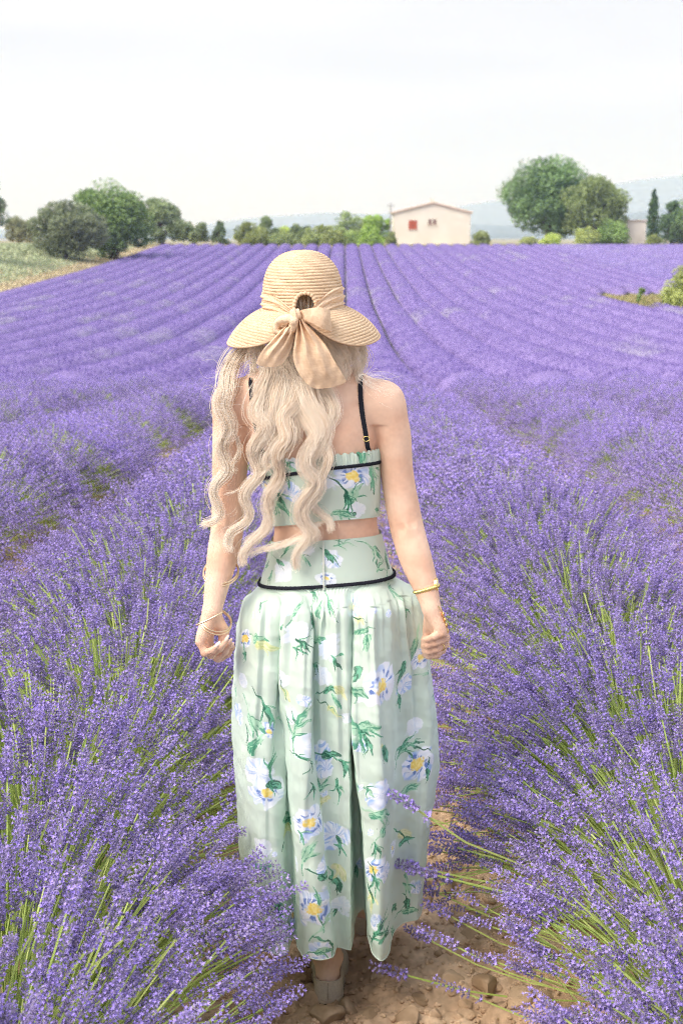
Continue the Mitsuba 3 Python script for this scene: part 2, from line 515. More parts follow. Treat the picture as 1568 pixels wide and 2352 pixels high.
def mound_color(P, shell, g):
    """The colours of a far row: violet flower shell with weaker greyish patches, or the green stems under it."""
    q = P * np.array([0.55, 0.22, 0.5])
    a = meshkit.fbm(q, 3, 11)
    b = meshkit.noise(P * np.array([5.0, 3.0, 5.0]), 12)
    if shell:
        c = np.array([0.262, 0.212, 0.465]) * (0.86 + 0.28 * b[:, None])
        t = smoothstep(0.56, 0.74, a)[:, None]
        return c * (1 - 0.6 * t) + np.array([0.35, 0.35, 0.44]) * 0.6 * t
    return np.array([0.22, 0.24, 0.17]) * (0.8 + 0.4 * b[:, None])


def mound(k, y0, y1, step, name_flowers, name_leaves, g, scale=1.0, ramp=2.0):
    """A far stretch of row k as a ridge of flowers over a band of stems."""
    yy = np.arange(y0, y1, step)
    if len(yy) < 2:
        return [], []
    keep = np.array([in_field(k, y) for y in yy])
    shells, skirts = [], []
    for seg in np.split(np.arange(len(yy)), np.nonzero(np.diff(keep.astype(int)))[0] + 1):
        if len(seg) < 2 or not keep[seg[0]]:
            continue
        y = yy[seg]
        for band, out in (((-1.28, 1.28), shells), ((1.28, 2.1), skirts), ((-2.1, -1.28), skirts)):
            a = np.linspace(band[0], band[1], 9 if band[1] == 1.28 and band[0] < 0 else 3)
            A, Yg = np.meshgrid(a, y)
            wob = meshkit.fbm(np.stack([Yg * 1.3, A * 1.1, 0 * A + k * 5.3], -1), 3, 21) - 0.5
            fine = meshkit.noise(np.stack([Yg * 9.1, A * 7.0, 0 * A + k * 3.1], -1), 22) - 0.5
            R = (0.69 + 0.09 * wob + 0.06 * fine) * scale * np.minimum(1, 0.15 + np.minimum(np.abs(Yg - y[0]), np.abs(Yg - y[-1])) / ramp)
            Xg = row_x(k, Yg) + np.sin(A) * R * 1.12
            Zg = ground_z(row_x(k, Yg), Yg) + 0.08 + np.cos(A) * R * 0.86
            Zg = np.maximum(Zg, ground_z(Xg, Yg) - 0.03)
            out.append((np.stack([Xg, Yg, Zg], -1).reshape(-1, 3), grid_faces(*A.shape)))
    return shells, skirts


MID_END, FAR_END = 27.0, 62.0
g = np.random.default_rng(8)
count = {k: 20000 for k in ROWS}
for k in ROWS:
    x0 = abs(row_x(k, 0)) - 0.9
    start = max(NEAR_END if k in (-1, 0) else 3.0, x0 / 0.262)
    y = start
    while y < MID_END + 3.5:
        kind = "mid"
        cx = row_x(k, y) + g.normal() * (0.05 if kind == "mid" else 0.008)
        if in_field(k, y) and g.random() > 0.012:
            a = (0 if g.random() < .5 else np.pi) + g.normal() * (0.15 if kind == "mid" else 0.02)
            s = g.uniform(0.88, 1.12) if kind == "mid" else g.uniform(0.98, 1.02)
            M = np.eye(4)
            M[:3, :3] = np.array([[math.cos(a), -math.sin(a), 0], [math.sin(a), math.cos(a), 0], [0, 0, 1]]) * s
            M[:3, 3] = [cx, y, float(ground_z(cx, y))]
            count[k] += 1
            scene[f"{ROWS[k]}__{count[k]}"] = {"type": "instance", "to_world": T(M), "group": {"type": "ref", "id": f"bush_{kind}_{g.integers(5)}"}}
        y += g.uniform(0.40, 0.50) if kind == "mid" else 0.95
    labels[ROWS[k] + "__stems"] = labels[ROWS[k] + "__flower_spikes"] = {"kind": "stuff"}
    sh, sk = mound(k, max(start, MID_END - 3.0), FAR_END + 5.0, 0.2, 0, 0, g, 1.0, 6.0)
    s2, k2 = mound(k, max(start, FAR_END - 5.0), END, 0.34, 0, 0, g)
    if sh + s2:
        v, f = stack(sh + s2)
        put(ROWS[k] + "__flower_canopy", (v, f), "lavender", False, color=mound_color(v, True, g))
        labels[ROWS[k] + "__flower_canopy"] = {"kind": "stuff"}
    if sk + k2:
        v, f = stack(sk + k2)
        put(ROWS[k] + "__foliage", (v, f), "lavender", False, color=mound_color(v, False, g))
        labels[ROWS[k] + "__foliage"] = {"kind": "stuff"}
    # heads that roughen the ridge
    for per, y0, y1, h0, h1, wd, am in ((300, MID_END + 1.0, FAR_END, .05, .10, .011, 1.35), (70, FAR_END, END, .08, .13, .02, 1.05)):
        n = int(per * max(0, y1 - max(start, y0)))
        if not n:
            continue
        y = g.uniform(max(start, y0), y1, n)
        y = y[np.array([in_field(k, q) for q in y])]
        n = len(y)
        a = g.uniform(-am, am, n)
        p = np.stack([row_x(k, y) + np.sin(a) * 0.735, y, ground_z(row_x(k, y), y) + 0.065 + np.cos(a) * 0.58], -1)
        d = np.stack([np.sin(a), g.normal(size=n) * 0.3, np.cos(a) + 0.5], -1)
        d /= np.linalg.norm(d, axis=1, keepdims=True)
        v, f = leaf_blades(p, d, g.uniform(h0, h1, n), wd, g)
        t, s = g.random((n, 1)), g.uniform(0.92, 1.06, (n, 1))
        col = (np.array([0.295, 0.24, 0.54]) * (1 - t) + np.array([0.25, 0.20, 0.475]) * t) * s
        put(ROWS[k] + "__flower_spikes", (v, f), "lavender", False, color=np.repeat(col, 5, 0))

# --- the closed stand of lavender beyond the rows on the right
n = 30000
y = g.uniform(97, END + 1, n)
x = g.uniform(0, 1, n) * (0.27 * y + 4 - 23.6) + 23.6
ok = x > 23.6
x, y = x[ok], y[ok]
xs, ys = np.arange(23.6, 54, 0.5), np.arange(97, END + 1, 0.5)
X, Y = np.meshgrid(xs, ys)
Z = ground_z(X, Y) + 0.55 + 0.35 * (meshkit.fbm(np.stack([X * 1.1, Y * 1.1, 0 * X], -1), 3, 31) - 0.5)
V = np.stack([X, Y, Z], -1).reshape(-1, 3)
d = np.stack([g.normal(size=len(x)) * .3, g.normal(size=len(x)) * .3, 1 + 0 * x], -1)
d /= np.linalg.norm(d, axis=1, keepdims=True)
p = np.stack([x, y, ground_z(x, y) + 0.50], -1)
v, f = leaf_blades(p, d, g.uniform(0.1, 0.25, len(x)), 0.04, g)
c = np.repeat((np.array([[0.36, 0.31, 0.62]]) * g.uniform(0.8, 1.15, (len(x), 1))), 5, 0)
put("lavender_field", stack([(V, grid_faces(len(ys), len(xs))), (v, f)]), "lavender", False, color=np.vstack([mound_color(V, True, g) * 0.97, c]))
tell("lavender_field", "flat dull violet lavender stand at the far right beyond the rows", "lavender", None, "stuff")
# ------------------------------------------------------------------ trees, shrubs, house and hills behind the field
scene["leaves"] = {"type": "twosided", "bsdf": {"type": "diffuse", "reflectance": VC}}
diffuse("bark", lambda p, n, uv: mikit.mix((0.10, 0.075, 0.055), (0.19, 0.155, 0.12), mikit.fbm(p.x * 6, p.y * 6, p.z * 1.5, 3)))


def leaf_cards(p, size, g, flat=0.35):
    """A small folded leaf spray at each point."""
    n = len(p)
    a = g.normal(size=(n, 3))
    a[:, 2] *= flat
    a /= np.linalg.norm(a, axis=1, keepdims=True)
    b = np.cross(a, g.normal(size=(n, 3)))
    b /= np.linalg.norm(b, axis=1, keepdims=True)
    c = np.cross(a, b)
    s = (size * g.uniform(0.6, 1.3, n))[:, None]
    v = np.stack([p - a * s * .6, p + b * s * .38 + c * s * .15, p + a * s * .6, p - b * s * .38 + c * s * .15], 1)
    f = np.array([[0, 1, 2], [0, 2, 3]])
    return v.reshape(-1, 3), (f[None] + np.arange(n)[:, None, None] * 4).reshape(-1, 3)


def tree(name, label, category, px0, px1, top, base, Y, color, seed, clumps=40, leaf=0.30, per=150, trunk=True, shape="round", group=None, density=1.0):
    """A tree whose crown spans px0..px1 and reaches up to the line top in the photograph; it stands at the depth Y."""
    g = np.random.default_rng(seed)
    cx = at((px0 + px1) / 2, base, Y)[0]
    w = (px1 - px0) / 3266.7 * Y / 2 * (1.25 if name == "small_tree" else 1.10)
    zt = at((px0 + px1) / 2, top, Y)[2]
    zb = float(ground_z(cx, Y))
    h = zt - zb
    key = fresh(name)
    centers, radii = [], []
    for i in range(clumps):
        u = g.normal(size=3)
        u /= np.linalg.norm(u)
        rr = g.uniform(0.35, 1.0) ** 0.5
        if shape == "round":
            r = w * g.uniform(0.18, 0.40)
            low = 0.47 if name == "small_tree" else 0.51
            c = np.array([u[0] * (w - r * .8) * rr, u[1] * (w - r) * rr * .9, zb + h * low + u[2] * (h * (1 - low) - r * .8) * rr])
            c[0] += 0.10 * w * math.sin(3.1 * u[2] + seed)
        elif shape == "column":
            t = (i + 0.5) / clumps
            prof = np.interp(t, [0, .15, .5, .8, 1], [.6, 1, .95, .6, .12])
            r = w * 0.62 * prof
            a = g.uniform(0, 6.28)
            c = np.array([math.cos(a) * w * .38 * prof, math.sin(a) * w * .38 * prof, zb + h * (0.06 + 0.9 * t)])
        elif shape == "cone":
            t = (i + 0.5) / clumps
            prof = 1 - 0.85 * t ** 1.2
            r = w * 0.38 * (0.45 + 0.55 * prof)
            a = g.uniform(0, 6.28)
            c = np.array([math.cos(a) * w * .7 * prof, math.sin(a) * w * .7 * prof, zb + h * (0.12 + 0.84 * t)])
        else:  # low bush down to the ground
            r = w * g.uniform(0.28, 0.45)
            c = np.array([u[0] * (w - r) * rr, u[1] * (w - r) * rr, zb + r * .6 + abs(u[2]) * max(h - r * 1.5, 0.02) * rr])
        centers.append(c)
        radii.append(r)
    P, C = [], []
    col = np.array(color) * 2.1
    for c, r in zip(centers, radii):
        m = max(12, int(per * density * 1.25))
        u = g.normal(size=(m, 3))
        u /= np.linalg.norm(u, axis=1, keepdims=True)
        rad = r * (0.55 + 0.5 * g.random((m, 1)) ** 0.6)
        p = c + u * rad * np.array([1, 1, 0.82])
        P.append(p)
        C.append(np.repeat((col * g.uniform(0.82, 1.18))[None], m, 0))
    P = np.vstack(P) + [cx, Y, 0]
    C = np.vstack(C) * g.uniform(0.84, 1.16, (len(P), 1))
    ok = P[:, 2] > zb + 0.05
    v, f = leaf_cards(P[ok], leaf * 0.85, g)
    scene[key + "__crown"] = mikit.ply((v, f), "leaves", False, color=np.repeat(C[ok], 4, 0))
    if trunk:
        paths, rads = [], []
        r0 = max(0.08, 0.045 * h)
        fork = zb + h * (0.22 if shape == "round" else 0.5)
        s = np.linspace(0, 1, 6)
        paths.append(np.stack([cx + 0.12 * w * np.sin(s * 2) * g.normal() * .4, Y + 0 * s, zb - 0.1 + (fork - zb + 0.1) * s], -1))
        rads.append(r0 * (1.25 - 0.4 * s))
        end = paths[0][-1]
        for c in centers[:: max(1, clumps // 9)]:
            q = c + [cx, Y, 0]
            mid = (end + q) / 2 + g.normal(size=3) * 0.08 * w
            paths.append(np.array([end, end * .5 + mid * .5, mid, mid * .4 + q * .6, q]))
            rads.append(r0 * np.linspace(0.6, 0.12, 5))
        scene[key + "__trunk"] = mikit.ply(tubes(paths, rads, 7), "bark", True)
    tell(key, label, category, group)
    return key


DARK, MID, OLIVE, GREY, BRIGHT, YEL = (0.09, 0.125, 0.065), (0.13, 0.17, 0.085), (0.15, 0.18, 0.07), (0.12, 0.15, 0.085), (0.19, 0.28, 0.07), (0.27, 0.33, 0.10)
tree("broad_tree", "large broad tree with a rounded crown, tallest of the left group", "tree", 158, 362, 408, 600, 146, (0.115, 0.172, 0.068), 1, 60, 0.34, 230)
tree("round_tree", "dense grey green round tree left of the tallest left tree, foliage down to the ground", "tree", 74, 246, 456, 612, 138, (0.12, 0.145, 0.09), 2, 52, 0.30, 210)
tree("pale_tree", "greyish small tree at the far left beyond the round dark one", "tree", 8, 100, 488, 565, 190, (0.15, 0.165, 0.10), 3, 30, 0.32, 110)
tree("pale_tree", "tall loose grey green tree just right of the big left tree", "tree", 318, 424, 448, 562, 185, (0.14, 0.18, 0.095), 4, 40, 0.36, 130)
tree("pale_tree", "squat olive green tree right of the left tree group", "tree", 402, 486, 498, 560, 193, (0.13, 0.165, 0.085), 5, 28, 0.34, 110)
tree("dark_shrub", "small dark conical evergreen at the right end of the left tree group", "tree", 484, 527, 508, 562, 192, DARK, 6, 20, 0.28, 80, True, "cone")
tree("overhanging_tree", "tree crown cut off by the left edge of the photo above the meadow", "tree", -120, 16, 366, 600, 122, DARK, 7, 40, 0.30, 170)
row = [(540, 604, 506, OLIVE, "loose olive green tree starting the low tree line left of the hat"), (588, 634, 491, MID, "slim upright green tree in the low tree line above the hat"), (628, 676, 514, YEL, "low yellow green bush behind the hat top"),
       (668, 724, 506, MID, "rounded mid green tree directly above the hat"), (712, 768, 510, OLIVE, "olive tree right above the hat crown in the tree line"), (762, 838, 481, (0.17, 0.22, 0.10), "tallest feathery grey green tree in the line left of the house"), (836, 896, 484, BRIGHT, "fresh green leafy tree close to the left wall of the house")]
for i, (a, b, t, c, text) in enumerate(row):
    tree("small_tree", text, "tree", a, b, t, 560, 190 + 3 * (i % 3), c, 20 + i, 26, 0.34, 100, True, "round", "small trees along the far field edge")
tree("round_shrub", "bright green ball shaped shrub at the field edge left of the house", "shrub", 817, 886, 510, 558, 180, BRIGHT, 40, 26, 0.26, 120, False, "bush")
tree("low_shrub", "small dull green bush at the right corner of the house", "shrub", 1080, 1128, 520, 552, 186, OLIVE, 41, 18, 0.26, 70, False, "bush")
tree("great_tree", "tallest dense green tree right of the house", "tree", 1160, 1366, 344, 556, 192, (0.108, 0.172, 0.075), 42, 72, 0.42, 230)
tree("olive_tree", "broad olive green tree in front of the tallest tree on the right", "tree", 1280, 1440, 394, 556, 186, (0.135, 0.175, 0.075), 43, 58, 0.36, 210)
tree("low_shrub", "mid green shrub at the right foot of the olive green tree", "shrub", 1368, 1444, 490, 556, 181, (0.14, 0.21, 0.075), 44, 28, 0.28, 110, False, "bush")
tree("low_shrub", "low yellowish bush in front of the olive green tree", "shrub", 1312, 1386, 514, 556, 180, (0.21, 0.25, 0.09), 45, 24, 0.28, 90, False, "bush")
tree("low_shrub", "small rounded yellow green shrub under the tallest tree", "shrub", 1236, 1292, 528, 556, 180, YEL, 46, 18, 0.26, 90, False, "bush")
tree("low_shrub", "low olive bush left of the rounded yellow green shrub", "shrub", 1186, 1238, 538, 556, 181, (0.21, 0.24, 0.10), 47, 14, 0.26, 70, False, "bush")
tree("cypress", "narrow dark cypress standing between the pale wall and the right pines", "tree", 1482, 1512, 428, 552, 196, (0.055, 0.095, 0.045), 48, 40, 0.26, 110, True, "column")
tree("pine_tree", "dark green pine at the right edge behind the cypress", "tree", 1504, 1578, 462, 552, 200, (0.085, 0.135, 0.07), 49, 34, 0.36, 130, True, "cone")
tree("pine_tree", "tall green pine cut off by the right edge of the photo", "tree", 1540, 1660, 438, 552, 198, (0.10, 0.155, 0.075), 50, 46, 0.36, 150)
tree("low_shrub", "small green shrub at the foot of the cypress", "shrub", 1478, 1520, 530, 556, 184, OLIVE, 51, 14, 0.26, 70, False, "bush")
tree("edge_bush", "rounded olive green bush at the right edge of the lavender field", "shrub", 1514, 1640, 600, 690, 84, (0.20, 0.235, 0.085), 52, 40, 0.17, 150, False, "bush")
tree("edge_bush", "little dark green bush in the grassy gap at the right of the field", "shrub", 1462, 1486, 648, 672, 88, (0.12, 0.18, 0.07), 53, 10, 0.12, 70, False, "bush")


for i, (x0, x1, t, c, text) in enumerate(((556, 622, 524, OLIVE, "leftmost of the low hazy bushes at the foot of the far tree line"), (606, 690, 527, (0.16, 0.20, 0.09), "low bush at the field edge above the left side of the hat"),
                                          (684, 748, 521, (0.19, 0.23, 0.10), "low light green bush at the field edge above the hat"), (730, 800, 519, OLIVE, "low olive bush under the trees right of the hat top"), (778, 838, 524, (0.18, 0.24, 0.09), "low green bush just left of the ball shaped shrub"), (884, 912, 528, OLIVE, "little bush against the left wall of the house"))):
    tree("low_shrub", text, "shrub", x0, x1, t, 558, 182 + i % 3, c, 70 + i, 22, 0.26, 90, False, "bush")


# tall grass and straw: the gap on the right, the margin on the left, the far edge of the field
def grass(name, label, x, y, height, width, colors, seed):
    g = np.random.default_rng(seed)
    n = len(x)
    d = np.stack([g.normal(size=n) * .35, g.normal(size=n) * .35, np.ones(n)], -1)
    d /= np.linalg.norm(d, axis=1, keepdims=True)
    v, f = leaf_blades(np.stack([x, y, ground_z(x, y) - 0.02], -1), d, height * g.uniform(0.6, 1.2, n), width, g)
    t = g.random((n, 1))
    c = (np.array(colors[0]) * t + np.array(colors[1]) * (1 - t)) * g.uniform(0.8, 1.15, (n, 1))
    put(name, (v, f), "leaves", False, color=np.repeat(c, 5, 0))
    tell(name, label, "grass", None, "stuff")


g = np.random.default_rng(61)
y = g.uniform(77.5, 96, 9000)
x = g.uniform(16.6, 27, 9000)
grass("gap_grass", "pale green and straw coloured grass in the gap at the right of the field", x, y, 0.35, 0.05, ((0.34, 0.36, 0.16), (0.44, 0.38, 0.24)), 62)
y = 60 + 125 * g.random(26000) ** 1.0
x = -21.9 - 0.0 * y - np.abs(g.normal(size=26000)) * 2.0
grass("dry_margin", "straw coloured dry grass along the left edge of the lavender field", x, y, 0.40, 0.09, ((0.70, 0.60, 0.44), (0.55, 0.52, 0.34)), 63)
y = 62 + 118 * g.random(60000)
x = -24.5 - 34 * g.random(60000)
grass("meadow", "soft pale green meadow left of the lavender field below the trees", x, y, 0.45, 0.13, ((0.41, 0.51, 0.32), (0.51, 0.57, 0.40)), 64)
y = g.uniform(END + 0.5, 187, 24000)
x = g.uniform(-32, 60, 24000)
grass("edge_straw", "strip of pale straw between the lavender field and the far trees and house", x, y, 0.45, 0.06, ((0.48, 0.40, 0.25), (0.30, 0.32, 0.14)), 65)

# ------------------------------------------------------------------ the house
def plaster(a, b, s):
    return lambda p, n, uv: mikit.mix(a, b, mikit.smoothstep(0.3, 0.7, mikit.fbm(p.x * s, p.z * s * 0.8, p.y * s, 4)))


diffuse("house_plaster", plaster((0.79, 0.755, 0.675), (0.84, 0.81, 0.735), 0.9))
diffuse("barn_plaster", plaster((0.70, 0.66, 0.62), (0.77, 0.73, 0.69), 0.8))
diffuse("roof_tile", lambda p, n, uv: mikit.mix((0.58, 0.47, 0.39), (0.68, 0.58, 0.49), mikit.fbm(p.x * 3, p.y * 3, p.z * 3, 3)))
diffuse("red_shutter", lambda p, n, uv: mikit.mix((0.42, 0.10, 0.06), (0.50, 0.15, 0.09), mikit.fbm(p.x * 2, p.y, p.z * 9, 2)))
diffuse("brown_shutter", rgb(0.23, 0.15, 0.13))
diffuse("frame_paint", rgb(0.62, 0.55, 0.48))
scene["window_glass"] = {"type": "roughplastic", "diffuse_reflectance": rgb(0.03, 0.03, 0.035), "alpha": 0.05}


def box(x0, x1, y0, y1, z0, z1):
    m = trimesh.creation.box(bounds=[[x0, y0, z0], [x1, y1, z1]])
    return np.array(m.vertices), np.array(m.faces)


Yh = 188.0
hx0, hx1 = at(905, 555, Yh)[0], at(1079, 555, Yh)[0]
ze, zr, zb = at(905, 489, Yh)[2], at(994, 468, Yh)[2], float(ground_z(0, Yh)) - 0.4
xr = at(994, 468, Yh)[0]
depth = 9.0
wins = [(938, 957, 506, 527), (983, 991, 504, 516), (993.5, 1001.5, 504, 516)]
from shapely.geometry import Polygon, box as sbox
face = Polygon([(hx0, zb), (hx1, zb), (hx1, ze), (xr, zr), (hx0, ze)])
rects = []
for a, b, t, u in wins:
    p0, p1 = at(a, u, Yh), at(b, t, Yh)
    rects.append((p0[0], p1[0], p0[2], p1[2]))
    face = face.difference(sbox(p0[0], p0[2], p1[0], p1[2]))
m = trimesh.creation.extrude_polygon(face, 0.35, engine="earcut")
v = np.array(m.vertices)[:, [0, 2, 1]] * [1, 1, 1] + [0, Yh, 0]
walls = [(v, np.array(m.faces)[:, ::-1]), box(hx0, hx0 + .35, Yh + .352, Yh + depth, zb, ze - .02), box(hx1 - .35, hx1, Yh + .352, Yh + depth, zb, ze - .02), box(hx0 + .352, hx1 - .352, Yh + depth - .35, Yh + depth - .002, zb, ze - .02)]
house = fresh("house")
put(house + "__wall", stack(walls), "house_plaster")
for s, xa in ((0, hx0 - .28), (1, hx1 + .28)):
    zl = ze - 0.12
    a = np.array([[xa, Yh - .25, zl + .03], [xr, Yh - .25, zr + .05], [xr, Yh + depth + .25, zr + .05], [xa, Yh + depth + .25, zl + .03]])
    b = a + [0, 0, 0.14]
    v = np.vstack([a, b])
    f = trimesh.convex.convex_hull(v)
    put(house + "__roof", (np.array(f.vertices), np.array(f.faces)), "roof_tile")
    # rows of half round tiles
    n = 24
    for_rows = []
    for i in range(n):
        yy = Yh - .2 + (depth + .4) * (i + .5) / n
        p = np.array([[xa, yy, zl + .19], [xr, yy, zr + .21]])
        for_rows.append(p)
    put(house + "__roof__tile_rows", tubes(for_rows, [0.10] * n, 6), "roof_tile", True)
labels[house + "__roof__tile_rows"] = labels[house + "__roof__tile_rows_001"] = {"kind": "stuff"}
put(house + "__chimney", stack([box(xr - .25, xr + .2, Yh + 1.6, Yh + 2.1, zr - .2, zr + .62), box(xr - .31, xr + .26, Yh + 1.54, Yh + 2.16, zr + .622, zr + .72)]), "house_plaster")
for i, (a, b, c, d) in enumerate(rects):
    k = put(house + "__window", box(a + .06, b - .06, Yh + .16, Yh + .19, c + .06, d - .06), "window_glass")
    fr = [box(a - .002, a + .06, Yh + .10, Yh + .2, c, d), box(b - .06, b + .002, Yh + .10, Yh + .2, c, d), box(a + .062, b - .062, Yh + .10, Yh + .2, d - .06, d + .002), box(a + .062, b - .062, Yh + .10, Yh + .2, c - .002, c + .06)]
    put(k + "__frame", stack(fr), "frame_paint")
    if i == 0:
        mid = (a + b) / 2
        for q0, q1 in ((a - .02, mid - .01), (mid + .01, b + .02)):
            slats = [box(q0 + .05, q1 - .05, Yh - .045, Yh - .025, c + (d - c) * j / 9 + .02, c + (d - c) * (j + 1) / 9 - .02) for j in range(9)]
            put(k + "__shutter", stack(slats + [box(q0, q0 + .048, Yh - .06, Yh - .01, c - .02, d + .02), box(q1 - .048, q1, Yh - .06, Yh - .01, c - .02, d + .02), box(q0 + .05, q1 - .05, Yh - .024, Yh - .012, c, d)]), "red_shutter")
    else:
        put(k + "__shutter", stack([box(a, b, Yh + .03, Yh + .06, c, d)]), "brown_shutter")
    put(k + "__sill", box(a - .12, b + .12, Yh - .1, Yh + .09, c - .12, c - .004), "frame_paint")
labels[house + "__window__shutter"] = {"label": "closed red wooden shutter"}
tell(house, "cream plastered house with a low gable, red shutter and shallow tiled roof", "house")

# the second building, mostly behind the shrubs
Yb = 186.0
p0, p1, p2 = at(1418, 553, Yb), at(1481, 553, Yb), at(1481, 508, Yb)
zb2 = float(ground_z(0, Yb)) - .3
barn = fresh("outbuilding")
put(barn + "__wall", stack([box(p0[0], p1[0], Yb, Yb + 6, zb2, p2[2])]), "barn_plaster")
put(barn + "__roof", stack([box(p0[0] - .2, p1[0] + .12, Yb - .15, Yb + 6.15, p2[2] + .003, p2[2] + .16)]), "roof_tile")
tell(barn, "pale pinkish flat walled outbuilding half hidden by shrubs, left of the cypress", "outbuilding")
# utility pole
pole = fresh("utility_pole")
diffuse("pole_wood", rgb(0.36, 0.34, 0.33))
q = at(896, 552, 184)
zt = at(896, 466, 184)[2]
zg = float(ground_z(q[0], 184))
put(pole + "__post", tubes([np.array([[q[0], 184, zg - .1], [q[0], 184, zt]])], [np.array([0.10, 0.07])], 10, True), "pole_wood", True)
put(pole + "__crossarm", box(q[0] - .45, q[0] + .45, 183.87, 183.92, zt - .42, zt - .32), "pole_wood")
for s in (-.38, 0.0, .38):
    put(pole + "__insulator", tubes([np.array([[q[0] + s, 183.9, zt - .318], [q[0] + s, 183.9, zt - .16]])], [np.array([.05, .03])], 8, True), "frame_paint", True)
tell(pole, "thin grey utility pole standing at the left wall of the house", "utility pole")
for i, (px, r, text) in enumerate(((1265, .0, ""), (1006, 0, ""))):
    pass
for px, r, text in ((1098, 0.42, "pale boulder lying at the field edge right of the house"), (1122, 0.52, "larger pale boulder right of the house corner beside the dull green bush"), (1258, 0.36, "pale boulder under the tallest tree beside the yellow green shrub")):
    q = at(px, 553, 178.6)
    v, f = rock(r, int(px), 0.6)
    k = put(fresh("boulder"), (v + [q[0], 178.6, float(ground_z(q[0], 178.6)) + r * .5], f), "stone", 35)
    tell(k, text, "boulder")

# ------------------------------------------------------------------ hills
diffuse("hill_wood", lambda p, n, uv: mikit.mix((0.050, 0.065, 0.050), (0.085, 0.095, 0.075), mikit.fbm(p.x * 0.004, p.y * 0.004, p.z * 0.006, 4)))
TOP = 0
RIDGES = [("far_hills", 9000, [(-700, 505), (-200, 520), (100, 530), (420, 528), (500, 512), (600, 499), (680, 494), (760, 489), (860, 493), (960, 482), (1060, 474), (1140, 462), (1220, 470), (1340, 440), (1400, 424), (1480, 412), (1568, 404), (1700, 396), (2200, 430)], 1),
          ("near_hills", 5200, [(-700, 540), (300, 548), (520, 524), (640, 519), (800, 522), (980, 530), (1080, 516), (1150, 520), (1300, 518), (1420, 494), (1500, 483), (1600, 478), (2000, 500), (2400, 530)], 2)]
for name, D, pts, seed in RIDGES:
    px = np.linspace(pts[0][0], pts[-1][0], 260)
    py = CubicSpline(*np.array(pts).T)(px) if False else PchipInterpolator(*np.array(pts).T)(px)
    xs_ = np.array([at(a, 545, D)[0] for a in px])
    hs = np.array([at(a, b, D)[2] for a, b in zip(px, py)])
    t = np.linspace(0, 1, 26)
    Tm, Xm = np.meshgrid(t, xs_, indexing="ij")
    Hm = np.broadcast_to(hs, Tm.shape)
    run = 1500.0
    Ym = D - run + 2 * run * Tm
    prof = np.sin(np.pi * Tm) ** 1.1
    nz = meshkit.fbm(np.stack([Xm / 420, Ym / 420, 0 * Xm], -1), 4, seed) - 0.5
    Zm = -6 + (Hm + 6) * prof + 90 * nz * prof * (1 - np.exp(-((Tm - .5) / .12) ** 2))
    TOP = max(TOP, float(Zm.max()))
    put(name, (np.stack([Xm, Ym, Zm], -1).reshape(-1, 3), grid_faces(*Tm.shape)), "hill_wood", True)
    tell(name, "pale blue mountain ridge along the horizon" if seed == 1 else "lower blue wooded ridge before the mountains", None, None, "structure")

# the air
scene["haze_air"] = {"type": "homogeneous", "albedo": rgb(0.90, 0.95, 1.0), "sigma_t": {"type": "rgb", "value": [1.6e-4, 2.1e-4, 3.0e-4]}}
scene["haze"] = {"type": "cube", "to_world": T().translate([0, 5400, (TOP + 12 - 8) / 2]).scale([11900, 6000, (TOP + 12 + 8) / 2]), "bsdf": {"type": "null"}, "interior": {"type": "ref", "id": "haze_air"}}
tell("haze", "thin pale summer haze over the fields", None, None, "stuff")
# ------------------------------------------------------------------ the woman
def skin_color(p, n, uv):
    f = mikit.fbm(p.x * 16, p.y * 16, p.z * 16, 4)
    s = mikit.fbm(p.x * 160, p.y * 160, p.z * 160, 2)
    c = mikit.mix((0.67, 0.425, 0.315), (0.775, 0.555, 0.44), mikit.smoothstep(0.25, 0.75, f))
    return mi.Color3f(c * (0.95 + 0.10 * s))


scene["skin"] = {"type": "principled", "base_color": mikit.proc(skin_color), "roughness": 0.5, "specular": 0.35}


def depth_of(p):
    return (p - EYE) @ FWD


# --- the torso as a loft: py, centre px, half width px, half depth back, half depth front, centre depth
ROWS_T = [(1520, 757, 168, .125, .115, 3.150), (1420, 757, 172, .125, .115, 3.150), (1340, 754, 152, .112, .108, 3.145), (1280, 752, 134, .100, .102, 3.140), (1235, 751, 123, .092, .098, 3.135), (1200, 748, 118, .090, .098, 3.130), (1140, 742, 124, .096, .104, 3.125),
          (1090, 734, 131, .102, .122, 3.120), (1050, 725, 138, .105, .128, 3.120), (1000, 716, 146, .106, .115, 3.122), (950, 710, 150, .102, .100, 3.126), (910, 706, 138, .090, .085, 3.132), (882, 704, 104, .068, .070, 3.138), (862, 703, 66, .056, .060, 3.142),
          (840, 702, 53, .053, .055, 3.145), (800, 700, 50, .052, .052, 3.150), (740, 698, 50, .052, .052, 3.155)]
_z, _cx, _a, _bb, _bf, _cy = [], [], [], [], [], []
for py, cx, a, bb, bf, cy in ROWS_T:
    q = at(cx, py, cy)
    _z.append(q[2]); _cx.append(q[0]); _a.append(a / 3266.7 * depth_of(q)); _bb.append(bb); _bf.append(bf); _cy.append(cy)
_o = np.argsort(_z)
_z = np.array(_z)[_o]
LOFT = {n: PchipInterpolator(_z, np.array(v)[_o]) for n, v in (("cx", _cx), ("a", _a), ("bb", _bb), ("bf", _bf), ("cy", _cy))}
ZLO, ZHI = _z[0], _z[-1]


def torso_ring(th, z, off=0.0):
    """The point of the torso's outline at the height z; th = 0 looks back at the camera, th grows to the right."""
    z = np.clip(z, ZLO, ZHI)
    s, c = np.sin(th), np.cos(th)
    b = np.where(c > 0, LOFT["bb"](z), LOFT["bf"](z))
    k = (np.abs(s) ** 2.3 + np.abs(c) ** 2.3) ** (-1 / 2.3)
    return LOFT["cx"](z) + s * k * (LOFT["a"](z) + off), LOFT["cy"](z) - c * k * (b + off)


